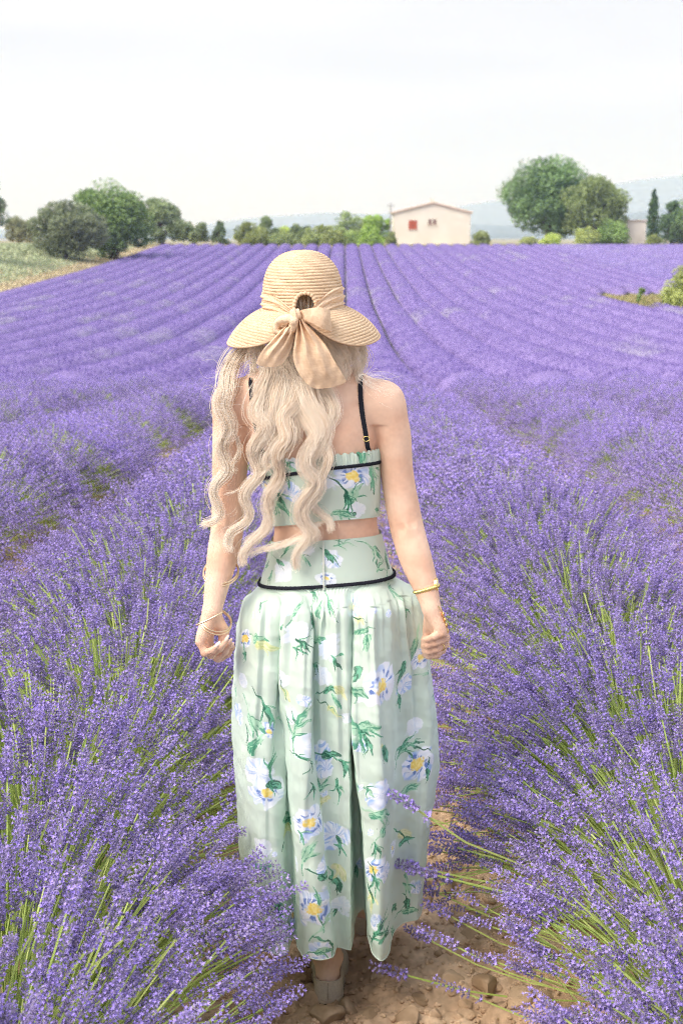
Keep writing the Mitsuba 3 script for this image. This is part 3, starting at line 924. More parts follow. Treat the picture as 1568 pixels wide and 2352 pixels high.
def sd_torso(P):
    z = np.clip(P[:, 2], ZLO, ZHI)
    dx, dy = P[:, 0] - LOFT["cx"](z), P[:, 1] - LOFT["cy"](z)
    a, b = LOFT["a"](z), np.where(dy < 0, LOFT["bb"](z), LOFT["bf"](z))
    # the groove of the spine and the shoulder blades
    b = b - np.where(dy < 0, 0.010 * np.exp(-(dx / 0.016) ** 2) * smoothstep(1.0, 1.12, z) * smoothstep(1.48, 1.36, z), 0)
    b = b + np.where(dy < 0, 0.010 * (np.exp(-((dx - 0.075) / 0.035) ** 2) + np.exp(-((dx + 0.075) / 0.035) ** 2)) * np.exp(-((z - 1.345) / 0.055) ** 2), 0)
    q = (np.abs(dx / a) ** 2.3 + np.abs(dy / b) ** 2.3) ** (1 / 2.3)
    d = (q - 1) * np.minimum(a, b)
    return np.maximum(d, np.maximum(P[:, 2] - ZHI, ZLO - P[:, 2]))


def capsule(P, a, b, ra, rb):
    a, b = np.asarray(a, float), np.asarray(b, float)
    ab = b - a
    t = np.clip((P - a) @ ab / (ab @ ab), 0, 1)
    return np.linalg.norm(P - a - t[:, None] * ab, axis=1) - (ra + (rb - ra) * t)


def ellipsoid(P, c, r):
    q = (P - np.asarray(c)) / np.asarray(r)
    k = np.linalg.norm(q, axis=1)
    return (k - 1) * min(r) * np.minimum(1, 0.4 + 0.6 * k)


def smin(a, b, k):
    h = np.clip(0.5 + 0.5 * (b - a) / k, 0, 1)
    return b * (1 - h) + a * h - k * h * (1 - h)


def chain(P, pts, radii, k=0.01):
    d = capsule(P, pts[0], pts[1], radii[0], radii[1])
    for i in range(1, len(pts) - 1):
        d = smin(d, capsule(P, pts[i], pts[i + 1], radii[i], radii[i + 1]), k)
    return d


def mid(a, b, t=0.5, lift=(0, 0, 0)):
    return np.asarray(a) * (1 - t) + np.asarray(b) * t + np.asarray(lift)


# joints
LS, LE, LW = at(540, 928, 3.115), at(523, 1205, 3.105), at(487, 1404, 3.035)
RS, RE, RW = at(877, 929, 3.115), at(932, 1203, 3.10), at(990, 1396, 3.03)
ARMS = {
    "left": [(LS, .047), (at(531, 1010, 3.11), .0415), (at(527, 1100, 3.11), .0385), (LE, .0365), (at(514, 1262, 3.085), .0355), (at(500, 1335, 3.06), .0285), (LW, .0205)],
    "right": [(RS, .0455), (at(902, 1000, 3.11), .0400), (at(911, 1085, 3.11), .0365), (RE, .0375), (at(950, 1270, 3.075), .0365), (at(974, 1340, 3.05), .0290), (RW, .0190)],
}
LY, RY = 3.012, 3.015
# fingers: knuckle, middle joint, tip joint, tip
LH = {
    "little": [at(459, 1474, LY), at(470, 1500, LY - .004), at(487, 1494, LY - .012), at(500, 1483, LY - .016)],
    "ring": [at(463, 1477, LY + .018), at(484, 1505, LY + .012), at(506, 1489, LY + .004), at(521, 1470, LY + .000)],
    "middle": [at(470, 1479, LY + .036), at(500, 1512, LY + .028), at(517, 1497, LY + .020), at(530, 1477, LY + .014)],
    "index": [at(479, 1478, LY + .053), at(508, 1510, LY + .050), at(523, 1502, LY + .042), at(535, 1486, LY + .034)],
    "thumb": [at(500, 1428, LY + .034), at(514, 1450, LY + .040), at(512, 1470, LY + .034), at(506, 1484, LY + .028)],
}
RH = {
    "little": [at(1015, 1453, RY), at(997, 1462, RY - .006), at(982, 1468, RY + .004), at(972, 1470, RY + .018)],
    "ring": [at(1022, 1465, RY + .014), at(1000, 1476, RY + .004), at(982, 1482, RY + .010), at(972, 1484, RY + .024)],
    "middle": [at(1021, 1479, RY + .030), at(1002, 1490, RY + .016), at(983, 1496, RY + .018), at(973, 1496, RY + .032)],
    "index": [at(1014, 1492, RY + .046), at(1001, 1503, RY + .030), at(984, 1506, RY + .028), at(974, 1504, RY + .042)],
    "thumb": [at(988, 1420, RY + .040), at(984, 1448, RY + .055), at(977, 1470, RY + .052), at(972, 1486, RY + .045)],
}
FR = {"little": (.0092, .0080, .0070, .0058), "ring": (.0100, .0086, .0076, .0062), "middle": (.0102, .0090, .0078, .0064), "index": (.0100, .0090, .0078, .0064), "thumb": (.0140, .0105, .0095, .0075)}


def sd_hand(P, H, wrist):
    palm = None
    for n in ("little", "ring", "middle", "index"):
        c = capsule(P, wrist, H[n][0], 0.0150, 0.0105)
        palm = c if palm is None else smin(palm, c, 0.010)
    palm = smin(palm, capsule(P, mid(wrist, H["little"][0], .25), mid(wrist, H["little"][0], .75), .0150, .0120), .010)  # heel of the hand
    palm = smin(palm, capsule(P, mid(wrist, H["thumb"][0], .2), H["thumb"][1], .0145, .0125), .012)
    d = palm
    fingers = None
    for n in H:
        f = chain(P, H[n], FR[n], 0.0035)
        for j, r in ((1, .0096), (2, .0084)):  # the knuckles
            f = smin(f, np.linalg.norm(P - H[n][j], axis=1) - FR[n][j] * 1.05, 0.004)
        d = smin(d, f, 0.0045 if n != "thumb" else 0.007)
    return d


HEAD = at(698, 712, 3.155)


def sd_head(P):
    d = ellipsoid(P, HEAD + [0, -.006, .010], (.070, .086, .092))
    d = smin(d, ellipsoid(P, HEAD + [0, .028, -.040], (.056, .062, .076)), .03)  # jaw and face
    d = smin(d, capsule(P, HEAD + [0, .090, .002], HEAD + [0, .106, -.028], .008, .012), .012)  # nose
    d = smin(d, ellipsoid(P, HEAD + [0, .078, -.068], (.024, .014, .010)), .012)  # lips
    for s in (-1, 1):
        d = smin(d, ellipsoid(P, HEAD + [s * .073, .004, -.022], (.008, .018, .030)), .008)  # ears
        d = np.maximum(d, -(np.linalg.norm(P - (HEAD + [s * .030, .098, .004]), axis=1) - .016))  # eye sockets
        d = smin(d, np.linalg.norm(P - (HEAD + [s * .030, .078, .003]), axis=1) - .013, .004)
    return d


LHIP, LKN, LAN = np.array([-.105, 3.14, .88]), np.array([-.060, 3.17, .48]), np.array([-0.0325, 3.105, .085])
RHIP, RKN, RAN = np.array([.055, 3.14, .88]), np.array([.050, 3.27, .50]), np.array([.062, 3.40, .085])


def sd_legs(P):
    d = None
    for hip, kn, an, toe in ((LHIP, LKN, LAN, np.array([-.034, 3.26, .022])), (RHIP, RKN, RAN, np.array([.070, 3.58, .022]))):
        calf = mid(kn, an, .32, (0, -.018, 0))
        c = chain(P, [hip, mid(hip, kn, .5), kn, calf, mid(kn, an, .72), an], [.080, .066, .050, .050, .036, .031], .02)
        heel = an + [0, -.030, -.052]
        c = smin(c, chain(P, [an, heel], [.030, .026], .01), .012)
        c = smin(c, chain(P, [heel + [0, .02, .004], mid(heel, toe, .6, (0, 0, .012)), toe], [.026, .030, .020], .015), .015)
        for s in (-1, 1):
            c = smin(c, np.linalg.norm(P - (an + [s * .026, .0, .004]), axis=1) - .011, .012)  # ankle bones
        c = smin(c, capsule(P, an + [0, -.026, .09], an + [0, -.030, -.03], .012, .013), .012)  # heel tendon
        d = c if d is None else np.minimum(d, c)
    return d


def sd_body(P):
    d = np.full(len(P), 1.0)

    def region(fn, lo, hi, k):
        m = np.all((P > np.array(lo) - .06) & (P < np.array(hi) + .06), axis=1)
        if m.any():
            d[m] = smin(d[m], fn(P[m]), k)

    d[:] = sd_torso(P)
    region(sd_head, HEAD - .14, HEAD + .14, .02)

    def shoulders(Q):
        base = at(700, 884, 3.130)
        l = capsule(Q, base - [.03, 0, 0], LS + [0, .005, .004], .047, .043)
        r = capsule(Q, base + [.03, 0, 0], RS + [0, .005, .004], .047, .044)
        t = smin(capsule(Q, at(696, 845, 3.14), at(610, 885, 3.13), .040, .036), capsule(Q, at(706, 845, 3.14), at(800, 885, 3.13), .040, .036), .03)
        return smin(smin(l, r, .03), t, .03)

    region(shoulders, [-.3, 3.05, 1.3], [.2, 3.2, 1.5], .035)
    for side, H, W in (("left", LH, LW), ("right", RH, RW)):
        pts, rad = [p for p, _ in ARMS[side]], [r for _, r in ARMS[side]]
        A = np.array(pts)

        def arm(Q, pts=pts, rad=rad, side=side):
            k = np.linspace(0, len(pts) - 1, 27)
            C = PchipInterpolator(np.arange(len(pts)), np.array(pts), axis=0)(k)
            Rr = PchipInterpolator(np.arange(len(pts)), rad)(k)
            c = np.min([capsule(Q, C[i], C[i + 1], Rr[i], Rr[i + 1]) for i in range(26)], axis=0)
            e = pts[3] + [0.004 if side == "right" else -.004, -.032, -.004]
            c = smin(c, np.linalg.norm(Q - e, axis=1) - .0085, .022)  # the point of the elbow
            for o in ((-.013, -.004), (.012, .010)):  # and the dimples beside it
                q = np.linalg.norm((Q - (pts[3] + [o[0], -.0405, o[1]])) * [1, 1, .75], axis=1) - .0065
                hh = np.clip(0.5 - 0.5 * (c + q) / .010, 0, 1)
                c = c * (1 - hh) - q * hh + .010 * hh * (1 - hh)
            return c
        m = np.all((P > A.min(0) - .09) & (P < A.max(0) + .09), axis=1)
        if m.any():
            Q = P[m]
            ar = arm(Q)
            kk = np.where(Q[:, 2] > 1.36, .028, .008)
            h = np.clip(0.5 + 0.5 * (d[m] - ar) / kk, 0, 1)
            d[m] = d[m] * (1 - h) + ar * h - kk * h * (1 - h)
        hp = np.vstack([np.array(x) for x in H.values()] + [[W]])
        region(lambda Q, H=H, W=W: sd_hand(Q, H, W), hp.min(0), hp.max(0), .008)
    region(sd_legs, [-.25, 3.0, -.02], [.2, 3.65, .95], .02)
    return d


def surface_nets(fn, lo, hi, h, block=6):
    """The zero surface of fn as a mesh, by naive surface nets evaluated only near the surface."""
    lo, hi = np.asarray(lo, float), np.asarray(hi, float)
    n = ((hi - lo) / (h * block)).astype(int) + 1
    c = np.stack(np.meshgrid(*[np.arange(k) for k in n], indexing="ij"), -1).reshape(-1, 3)
    mids = lo + (c + 0.5) * block * h
    d = fn(mids)
    D = np.repeat(np.repeat(np.repeat(np.where(d > 0, 1.0, -1.0).astype(np.float32).reshape(n), block, 0), block, 1), block, 2)
    act = c[np.abs(d) < block * h * 1.6]
    o = np.stack(np.meshgrid(*[np.arange(block)] * 3, indexing="ij"), -1).reshape(-1, 3)
    idx = (act[:, None] * block + o[None]).reshape(-1, 3)
    for part in np.array_split(idx, max(1, len(idx) // 400000)):
        D[tuple(part.T)] = fn(lo + part * h)
    S = D < 0
    cor = [S[i:S.shape[0] - 1 + i, j:S.shape[1] - 1 + j, k:S.shape[2] - 1 + k] for i in (0, 1) for j in (0, 1) for k in (0, 1)]
    cnt = sum(x.astype(np.int8) for x in cor)
    cells = np.argwhere((cnt > 0) & (cnt < 8))
    num = np.full(cnt.shape, -1, np.int32)
    num[tuple(cells.T)] = np.arange(len(cells))
    corners = np.array([[i, j, k] for i in (0, 1) for j in (0, 1) for k in (0, 1)])
    val = np.stack([D[tuple((cells + q).T)] for q in corners], 1)
    acc, w = np.zeros((len(cells), 3)), np.zeros(len(cells))
    for a in range(8):
        for b in range(a + 1, 8):
            if np.abs(corners[a] - corners[b]).sum() == 1:
                m = (val[:, a] < 0) != (val[:, b] < 0)
                t = val[m, a] / (val[m, a] - val[m, b])
                acc[m] += corners[a] + t[:, None] * (corners[b] - corners[a])
                w[m] += 1
    V = lo + (cells + acc / w[:, None]) * h
    F = []
    for ax in range(3):
        u, v = [(1, 2), (2, 0), (0, 1)][ax]
        sl0, sl1 = [slice(None)] * 3, [slice(None)] * 3
        sl0[ax], sl1[ax] = slice(0, -1), slice(1, None)
        A, B = S[tuple(sl0)], S[tuple(sl1)]
        e = np.argwhere(A != B)
        e = e[(e[:, u] > 0) & (e[:, v] > 0) & (e[:, u] < S.shape[u] - 1) & (e[:, v] < S.shape[v] - 1)]
        du, dv = np.eye(3, dtype=int)[u], np.eye(3, dtype=int)[v]
        q = np.stack([num[tuple((e - du - dv).T)], num[tuple((e - dv).T)], num[tuple(e.T)], num[tuple((e - du).T)]], 1)
        flip = ~A[tuple(e.T)]
        q[flip] = q[flip][:, ::-1]
        F.append(q)
    F = np.vstack(F)
    F = F[(F >= 0).all(1)]
    return V, np.vstack([F[:, [0, 1, 2]], F[:, [0, 2, 3]]])


V, F = surface_nets(sd_body, [-.37, 2.93, -.01], [.32, 3.66, 1.745], 0.0034)
for _ in range(3):
    acc, w = np.zeros_like(V), np.zeros(len(V))
    for a, b in ((0, 1), (1, 2), (2, 0)):
        np.add.at(acc, F[:, a], V[F[:, b]])
        np.add.at(acc, F[:, b], V[F[:, a]])
        np.add.at(w, F[:, a], 1)
        np.add.at(w, F[:, b], 1)
    V = V + 0.35 * (acc / np.maximum(w, 1)[:, None] - V)
put("person", (V, F), "skin", True)
tell("person", "blonde woman seen from behind in floral crop top and long skirt between lavender rows", "person")


def surface_at(px, py, lift=0.0, miss=3.04):
    """Where the lines of sight through the pixels meet the body, lifted off it towards the camera; miss: the depth where they pass it by."""
    px, py = np.broadcast_arrays(np.asarray(px, float), np.asarray(py, float))
    d = np.stack([(px - 784) / 3266.7, 0 * px, 0 * px], -1) + ((1176 - py) / 3266.7)[..., None] * UPV + FWD
    d = d.reshape(-1, 3)
    d = d / np.linalg.norm(d, axis=1, keepdims=True)
    t = np.full(len(d), 2.75)
    hit = np.zeros(len(d), bool)
    for _ in range(60):
        s = sd_body(EYE + d * t[:, None])
        hit |= s < 0.001
        t = np.where(hit, t, t + np.clip(s * 0.7, 0.0008, 0.05))
    p = EYE + d * t[:, None]
    far = ~hit | (p[:, 1] > miss + .14)
    p[far] = EYE + d[far] * (miss / d[far, 1])[:, None]
    p = p - d * lift
    return p.reshape(px.shape + (3,)), (~far).reshape(px.shape)


def to_px(P):
    v = P - EYE
    dep = v @ FWD
    return np.stack([784 + 3266.7 * v[..., 0] / dep, 1176 - 3266.7 * (v @ UPV) / dep], -1)


# ------------------------------------------------------------------ the printed cloth
# flowers: px, py, radius px, kind (0 white with blue, 1 blue, 2 pale), yellow heart
FLOWERS = [(878, 1573, 44, 0, 1), (811, 1393, 25, 1, 1), (752, 1489, 30, 2, 0), (735, 1552, 24, 2, 0), (681, 1456, 25, 2, 0), (565, 1468, 22, 1, 1), (618, 1678, 16, 1, 1), (687, 1712, 24, 2, 0), (668, 1640, 19, 2, 0),
           (739, 1733, 27, 1, 0), (958, 1752, 38, 1, 1), (949, 1674, 19, 2, 0), (928, 1573, 23, 1, 0), (968, 1508, 24, 1, 1), (592, 1775, 30, 0, 0), (647, 1560, 17, 2, 0), (612, 1820, 32, 0, 1), (711, 1892, 36, 0, 1), (768, 1918, 31, 1, 0),
           (745, 1764, 22, 1, 0), (876, 1827, 28, 1, 0), (855, 1998, 29, 1, 1), (885, 2006, 19, 1, 0), (722, 2090, 45, 0, 1), (673, 2101, 17, 1, 1), (737, 2188, 24, 1, 0), (958, 2040, 18, 1, 0), (923, 2146, 15, 2, 0), (745, 1985, 19, 1, 0),
           (827, 1983, 14, 1, 0), (642, 2180, 22, 0, 0), (600, 1950, 20, 2, 0), (548, 1640, 22, 1, 0), (985, 1880, 18, 0, 0), (660, 1400, 16, 2, 0),
           (742, 1399, 6, 1, 0), (863, 1401, 6, 1, 0), (895, 1411, 7, 1, 0), (582, 1413, 6, 1, 0), (743, 1826, 7, 1, 0), (825, 1808, 7, 1, 0), (827, 1909, 7, 1, 0), (853, 1913, 6, 1, 0), (631, 1962, 7, 1, 0), (560, 1560, 16, 2, 0), (700, 1610, 14, 1, 0), (800, 1650, 16, 2, 0), (830, 1715, 14, 1, 0), (680, 1985, 18, 2, 0), (900, 1950, 17, 2, 1), (790, 2080, 18, 2, 0), (868, 2120, 18, 1, 0),
           (751, 1330, 16, 2, 1), (764, 1286, 20, 1, 0), (645, 1312, 22, 2, 0), (708, 1262, 16, 2, 0),
           (811, 1093, 33, 1, 1), (670, 1134, 22, 1, 0), (609, 1118, 18, 1, 1), (820, 1174, 19, 2, 0), (677, 1063, 18, 2, 0), (745, 1100, 18, 2, 0)]
# leaves: px, py, length px, angle from the picture's x axis (down positive), tone (0 deep, 1 mid, 2 yellow green), slender
LEAVES = []
for x, y, l, a, t, s in [(445, 510, 46, -5, 1, 0), (560, 520, 34, 60, 0, 0), (770, 505, 54, -10, 1, 0), (650, 340, 34, -60, 1, 0), (672, 572, 44, 25, 0, 1), (690, 548, 44, 40, 0, 1), (735, 420, 46, 80, 0, 0), (1010, 460, 44, -8, 1, 0), (1040, 530, 46, 52, 1, 0),
                         (945, 425, 34, 20, 0, 1), (1300, 560, 46, 80, 1, 0), (1225, 690, 46, 100, 0, 0), (870, 640, 44, 45, 0, 1), (990, 690, 36, 70, 0, 0), (1000, 800, 46, 15, 1, 0), (830, 780, 40, -30, 0, 0), (872, 850, 34, 60, 1, 0), (420, 975, 62, 35, 1, 0),
                         (380, 1035, 44, 70, 0, 1), (425, 1085, 54, -55, 1, 0), (495, 925, 56, 75, 0, 1), (560, 940, 56, 8, 1, 1), (605, 972, 48, 42, 0, 1), (660, 950, 66, -62, 1, 1), (640, 1010, 50, -70, 1, 1), (1040, 990, 62, -8, 1, 0), (1005, 1060, 60, 66, 1, 1), (1050, 1080, 56, 55, 0, 1),
                         (1130, 1140, 44, 60, 0, 0), (1270, 1082, 72, -8, 0, 1), (1235, 1105, 60, -28, 1, 1), (840, 1140, 46, -10, 0, 0), (930, 1220, 54, 60, 0, 1), (515, 1190, 44, -72, 1, 1), (1210, 845, 34, 70, 0, 0), (600, 445, 40, 10, 1, 1), (575, 470, 36, 30, 0, 1),
                         (450, 340, 26, 40, 0, 1), (1250, 370, 40, 55, 1, 1), (1180, 250, 46, 50, 1, 1), (830, 340, 44, 65, 0, 1), (770, 350, 38, -70, 1, 0), (1370, 690, 30, -5, 1, 1), (1400, 830, 30, 30, 1, 0), (370, 600, 26, 60, 0, 0), (320, 795, 30, 20, 1, 0), (860, 905, 40, 40, 2, 0), (480, 545, 50, 10, 2, 0),
                         (600, 810, 40, 60, 2, 0), (1000, 400, 30, 20, 2, 0), (900, 800, 40, 50, 2, 0), (1100, 1090, 34, 20, 2, 0), (830, 870, 40, -50, 2, 1), (730, 1200, 40, 70, 0, 1), (760, 660, 40, 30, 0, 1), (750, 270, 40, 30, 0, 1), (790, 250, 46, -60, 1, 1), (640, 545, 30, -40, 0, 1)]:
    LEAVES.append((407.7 + .42 * x, 1254 + .42 * y, l * .74, a, t, s))
for x, y, l, a, t, s in [(345, 205, 44, 25, 0, 0), (505, 40, 30, 10, 0, 1), (630, 200, 50, -60, 1, 1), (575, 240, 44, 78, 0, 1), (725, 240, 54, 85, 0, 1), (770, 125, 48, 50, 0, 1), (840, 230, 30, 80, 1, 0), (410, 385, 60, 5, 1, 0), (430, 425, 60, -25, 0, 0), (400, 470, 54, -35, 2, 0), (545, 605, 54, -60, 1, 0),
                         (720, 800, 44, 55, 0, 0), (650, 750, 44, 20, 0, 0), (745, 590, 44, 40, 0, 1), (735, 545, 34, 70, 0, 0), (1005, 385, 60, 5, 1, 0), (1130, 240, 64, -35, 1, 0), (1005, 465, 44, -70, 1, 0), (990, 1070, 70, -45, 0, 1), (1010, 1095, 60, -35, 0, 1), (1052, 1100, 54, 60, 1, 0), (1142, 935, 34, 80, 0, 0),
                         (1165, 960, 40, 8, 1, 0), (1060, 950, 40, 30, 0, 0), (372, 960, 40, 75, 0, 0), (650, 1030, 54, -60, 1, 1), (645, 1205, 44, -2, 1, 0), (690, 1190, 54, 45, 0, 1), (250, 700, 54, -25, 1, 0), (925, 920, 60, 82, 2, 1), (970, 600, 44, 65, 0, 1), (955, 800, 50, 60, 0, 1), (620, 300, 44, -25, 2, 0),
                         (740, 730, 50, 55, 2, 0), (670, 850, 44, -65, 1, 1), (1120, 500, 44, 20, 2, 0), (1130, 530, 40, -20, 0, 0), (910, 250, 40, 30, 1, 1), (500, 520, 40, 60, 0, 1), (1265, 140, 34, 80, 0, 0), (830, 720, 40, 75, 0, 0), (710, 960, 40, 85, 0, 1), (460, 880, 30, 40, 0, 0), (1150, 830, 50, 65, 1, 1), (600, 900, 30, 70, 1, 0)]:
    LEAVES.append((501.8 + .38 * x, 1724.8 + .38 * y, l * .68, a, t, s))
for x, y, l, a, t, s in [(590, 1283, 22, -20, 1, 1), (625, 1262, 26, 60, 1, 1), (645, 1292, 20, 20, 0, 0), (655, 1268, 22, -60, 0, 1), (612, 1300, 26, -60, 0, 1), (755, 1278, 22, 60, 0, 0), (770, 1282, 22, 50, 0, 1), (785, 1249, 26, -12, 1, 1), (800, 1247, 18, 30, 1, 1), (865, 1270, 34, 55, 1, 1), (886, 1280, 34, -65, 0, 0), (872, 1300, 30, -35, 1, 1),
                         (893, 1258, 24, 60, 1, 0), (620, 1330, 20, 80, 0, 1), (700, 1285, 24, 40, 1, 1),
                         (815, 1132, 40, -55, 1, 0), (800, 1152, 40, 85, 0, 1), (790, 1178, 34, 15, 1, 0), (812, 1160, 36, 75, 0, 1), (856, 1105, 44, 80, 0, 1), (862, 1090, 36, 70, 1, 1), (635, 1160, 34, 80, 1, 1), (648, 1150, 36, 70, 0, 1), (645, 1165, 34, 40, 1, 0), (665, 1105, 26, 85, 0, 1), (655, 1062, 34, 40, 0, 1), (668, 1075, 30, 20, 1, 1),
                         (830, 1056, 30, 75, 0, 1), (838, 1060, 26, 100, 1, 0), (720, 1150, 20, 30, 1, 1), (866, 1168, 18, 20, 0, 0)]:
    LEAVES.append((x, y, l, a, t, s))


class Cloth:
    """Collects which print motifs lie on a mesh, in the cloth's own metres (u, v)."""

    def __init__(self, V, UV, facing):
        self.tree, self.uv = cKDTree(to_px(V[facing])), UV[facing]
        self.V = V[facing]

    def find(self, x, y):
        d, i = self.tree.query([x, y])
        return (self.uv[i], depth_of(self.V[i])) if d < 9 else (None, None)


CELL = 0.035


def cell_table(items, reach, most):
    """Which motifs touch each cell of the cloth: their numbers per cell, as one flat table; the last motif is an empty one."""
    A = np.array([[q[0], q[1]] for q in items]).reshape(-1, 2)
    lo, hi = A.min(0) - 0.12, A.max(0) + 0.12
    n = np.ceil((hi - lo) / CELL).astype(int) + 1
    out = np.full((n[1], n[0], most), len(items), np.uint32)
    fill = np.zeros((n[1], n[0]), int)
    for k, (u, v) in enumerate(A):
        r = reach[k] + 0.006
        i0, i1 = int((u - r - lo[0]) // CELL), int((u + r - lo[0]) // CELL)
        j0, j1 = int((v - r - lo[1]) // CELL), int((v + r - lo[1]) // CELL)
        for j in range(max(j0, 0), min(j1, n[1] - 1) + 1):
            for i in range(max(i0, 0), min(i1, n[0] - 1) + 1):
                if fill[j, i] < most:
                    out[j, i, fill[j, i]] = k
                    fill[j, i] += 1
    return lo, n, mi.UInt32(out.ravel())


def columns(items, empty):
    return [mi.Float(np.array(c, dtype=np.float32)) for c in np.array(list(items) + [empty], float).T]


def print_texture(flowers, leaves):
    """flowers: (u, v, r, kind, heart, turn); leaves: (u, v, half length, angle, tone, slender) in metres: dabs of paint on a mint ground."""
    FK, LK = 4, 9
    flo, fn_, fidx = cell_table(flowers, [q[2] * 1.15 for q in flowers], FK)
    llo, ln_, lidx = cell_table(leaves, [q[2] * 1.1 for q in leaves], LK)
    FT, LT = columns(flowers, (99, 99, .01, 0, 0, 0)), columns(leaves, (99, 99, .01, 0, 0, 0))

    def lookup(lo, n, idx, most, u, v, k):
        i, j = mi.Int32(dr.floor((u - float(lo[0])) / CELL)), mi.Int32(dr.floor((v - float(lo[1])) / CELL))
        ok = (i >= 0) & (j >= 0) & (i < int(n[0])) & (j < int(n[1]))
        at_ = (dr.clip(j, 0, int(n[1]) - 1) * int(n[0]) + dr.clip(i, 0, int(n[0]) - 1)) * most + k
        return dr.gather(mi.UInt32, idx, mi.UInt32(at_)), ok

    def fn(p, n, uv):
        u, v = uv.x, uv.y
        w1 = mikit.noise(u * 90, v * 90, 1.0)
        w2 = mikit.noise(u * 260, v * 260, 2.0)
        w3 = mikit.noise(u * 22, v * 22, 3.0)
        w4 = mikit.noise(u * 38, v * 38, 8.0)
        c = mi.Color3f(mikit.mix((0.485, 0.61, 0.555), (0.535, 0.65, 0.60), w3))
        ju, jv = u + (w1 - 0.5) * 0.007, v + (mikit.noise(u * 90 + 40, v * 90, 5.0) - 0.5) * 0.007
        for k in range(FK):
            e, ok = lookup(flo, fn_, fidx, FK, u, v, k)
            fu, fv, r, kind, heart, turn = [dr.gather(mi.Float, q, e) for q in FT]
            dx, dy = ju - fu, (jv - fv) * 1.06
            q = dr.sqrt(dx * dx + dy * dy) / r
            a = dr.atan2(dy, dx) + turn
            a = a + 1.5 * (w4 - 0.5) + 0.5 * (w3 - 0.5)
            pet = dr.abs(dr.cos(a * dr.select(kind == 1, 3.5, 2.5) + 2.2 * q))
            edge = 0.74 + 0.17 * dr.sqrt(pet) + 0.42 * (w4 - 0.5) + 0.16 * (w1 - 0.5)
            inside = (1 - mikit.smoothstep(edge - 0.10, edge + 0.04, q)) * dr.select(ok, 1.0, 0.0)
            streak = mikit.noise(a * 5.0 + 30, q * 2.4 + 2 * w4, fu * 40)
            blue = dr.select(kind == 2, mi.Color3f(0.58, 0.69, 0.90), mi.Color3f(0.29, 0.46, 0.82))
            amount = dr.select(kind == 0, 0.55, dr.select(kind == 1, 0.85, 0.65))
            t = mikit.smoothstep(0.42, 0.74, streak) * amount + (1 - pet) * 0.28 * (1 - mikit.smoothstep(0.4, 0.9, q))
            t = dr.clip(t, 0, 1)
            col = mi.Color3f(0.76, 0.81, 0.92) * (1 - t) + blue * t
            m = inside * dr.select(kind == 2, 0.78, 0.95)
            c = c * (1 - m) + col * m
            h = (1 - mikit.smoothstep(0.20, 0.32, q + (w2 - 0.5) * 0.16 + (w4 - .5) * .15)) * heart * dr.select(ok, 1.0, 0.0)
            c = c * (1 - h) + mikit.mix((0.74, 0.56, 0.10), (0.85, 0.76, 0.36), w2) * h
            ring = (1 - mikit.smoothstep(0.05, 0.12, dr.abs(q - 0.38 - 0.12 * w4))) * mikit.smoothstep(0.42, 0.6, streak) * heart * dr.select(ok, 0.85, 0.0)
            c = c * (1 - ring) + mi.Color3f(0.09, 0.17, 0.50) * ring
        for k in range(LK):
            e, ok = lookup(llo, ln_, lidx, LK, u, v, k)
            lu, lv, h, ang, tone, slender = [dr.gather(mi.Float, q, e) for q in LT]
            ca, sa = dr.cos(ang), dr.sin(ang)
            dx, dy = ju - lu, jv - lv
            x = (dx * ca + dy * sa) / h
            y = (-dx * sa + dy * ca) / h + 0.20 * x * x
            wid = dr.select(slender > 1.5, 0.035, dr.select(slender > 0.5, 0.14, 0.36)) * (0.8 + 0.5 * w4)
            prof = wid * dr.sqrt(dr.maximum(1 - x * x, 0)) * (1 - 0.40 * x)
            inside = (1 - mikit.smoothstep(prof * 0.75, prof * 1.05 + 0.015, dr.abs(y))) * dr.select(ok & (dr.abs(x) < 1), 1.0, 0.0)
            t = mikit.smoothstep(0.38, 0.62, mikit.noise(x * 1.5 + lu * 50, y * 13, lv * 30) * 0.75 + 0.25 * w2)
            dark = dr.select(tone == 0, mi.Color3f(0.016, 0.12, 0.075), dr.select(tone == 1, mi.Color3f(0.06, 0.29, 0.18), mi.Color3f(0.52, 0.60, 0.24)))
            lite = dr.select(tone == 0, mi.Color3f(0.13, 0.42, 0.28), dr.select(tone == 1, mi.Color3f(0.36, 0.60, 0.46), mi.Color3f(0.74, 0.74, 0.46)))
            m = inside * dr.select(tone == 2, 0.75, 0.92)
            c = c * (1 - m) + (dark * (1 - t) + lite * t) * m
        return c
    return fn


def motifs(cloth, yes):
    fl, lv = [], []
    for i, (x, y, r, kind, heart) in enumerate(FLOWERS):
        uv, dep = cloth.find(x, y) if yes(x, y) else (None, None)
        if uv is not None:
            fl.append((float(uv[0]), float(uv[1]), r * dep / 3266.7 * 1.38, kind, heart, i * 1.3))
    for x, y, l, a, t, s in LEAVES:
        uv, dep = cloth.find(x, y) if yes(x, y) else (None, None)
        if uv is not None:
            k, w = l * dep / 3266.7 / 2 * 1.5, -math.radians(a)
            lv.append((float(uv[0]), float(uv[1]), k, w, t, s))
            for j in range(2 if s else 1):  # sprays of strokes, as a brush leaves them
                w2, f = w + (-0.5, 0.65)[j] + 0.3 * math.sin(x + j), (0.75, 0.6)[j]
                lv.append((float(uv[0]) + k * .55 * (math.cos(w2) - math.cos(w)), float(uv[1]) + k * .55 * (math.sin(w2) - math.sin(w)) + .004 * j, k * f, w2, (t + j) % 2 if t < 2 else 2, 1))
            if int(x * 7 + y) % 5 < 3:  # a twig
                lv.append((float(uv[0]) - k * .5 * math.cos(w), float(uv[1]) - k * .5 * math.sin(w), k * 1.9, w + .35 * math.sin(y), t % 2, 2))
    return fl, lv


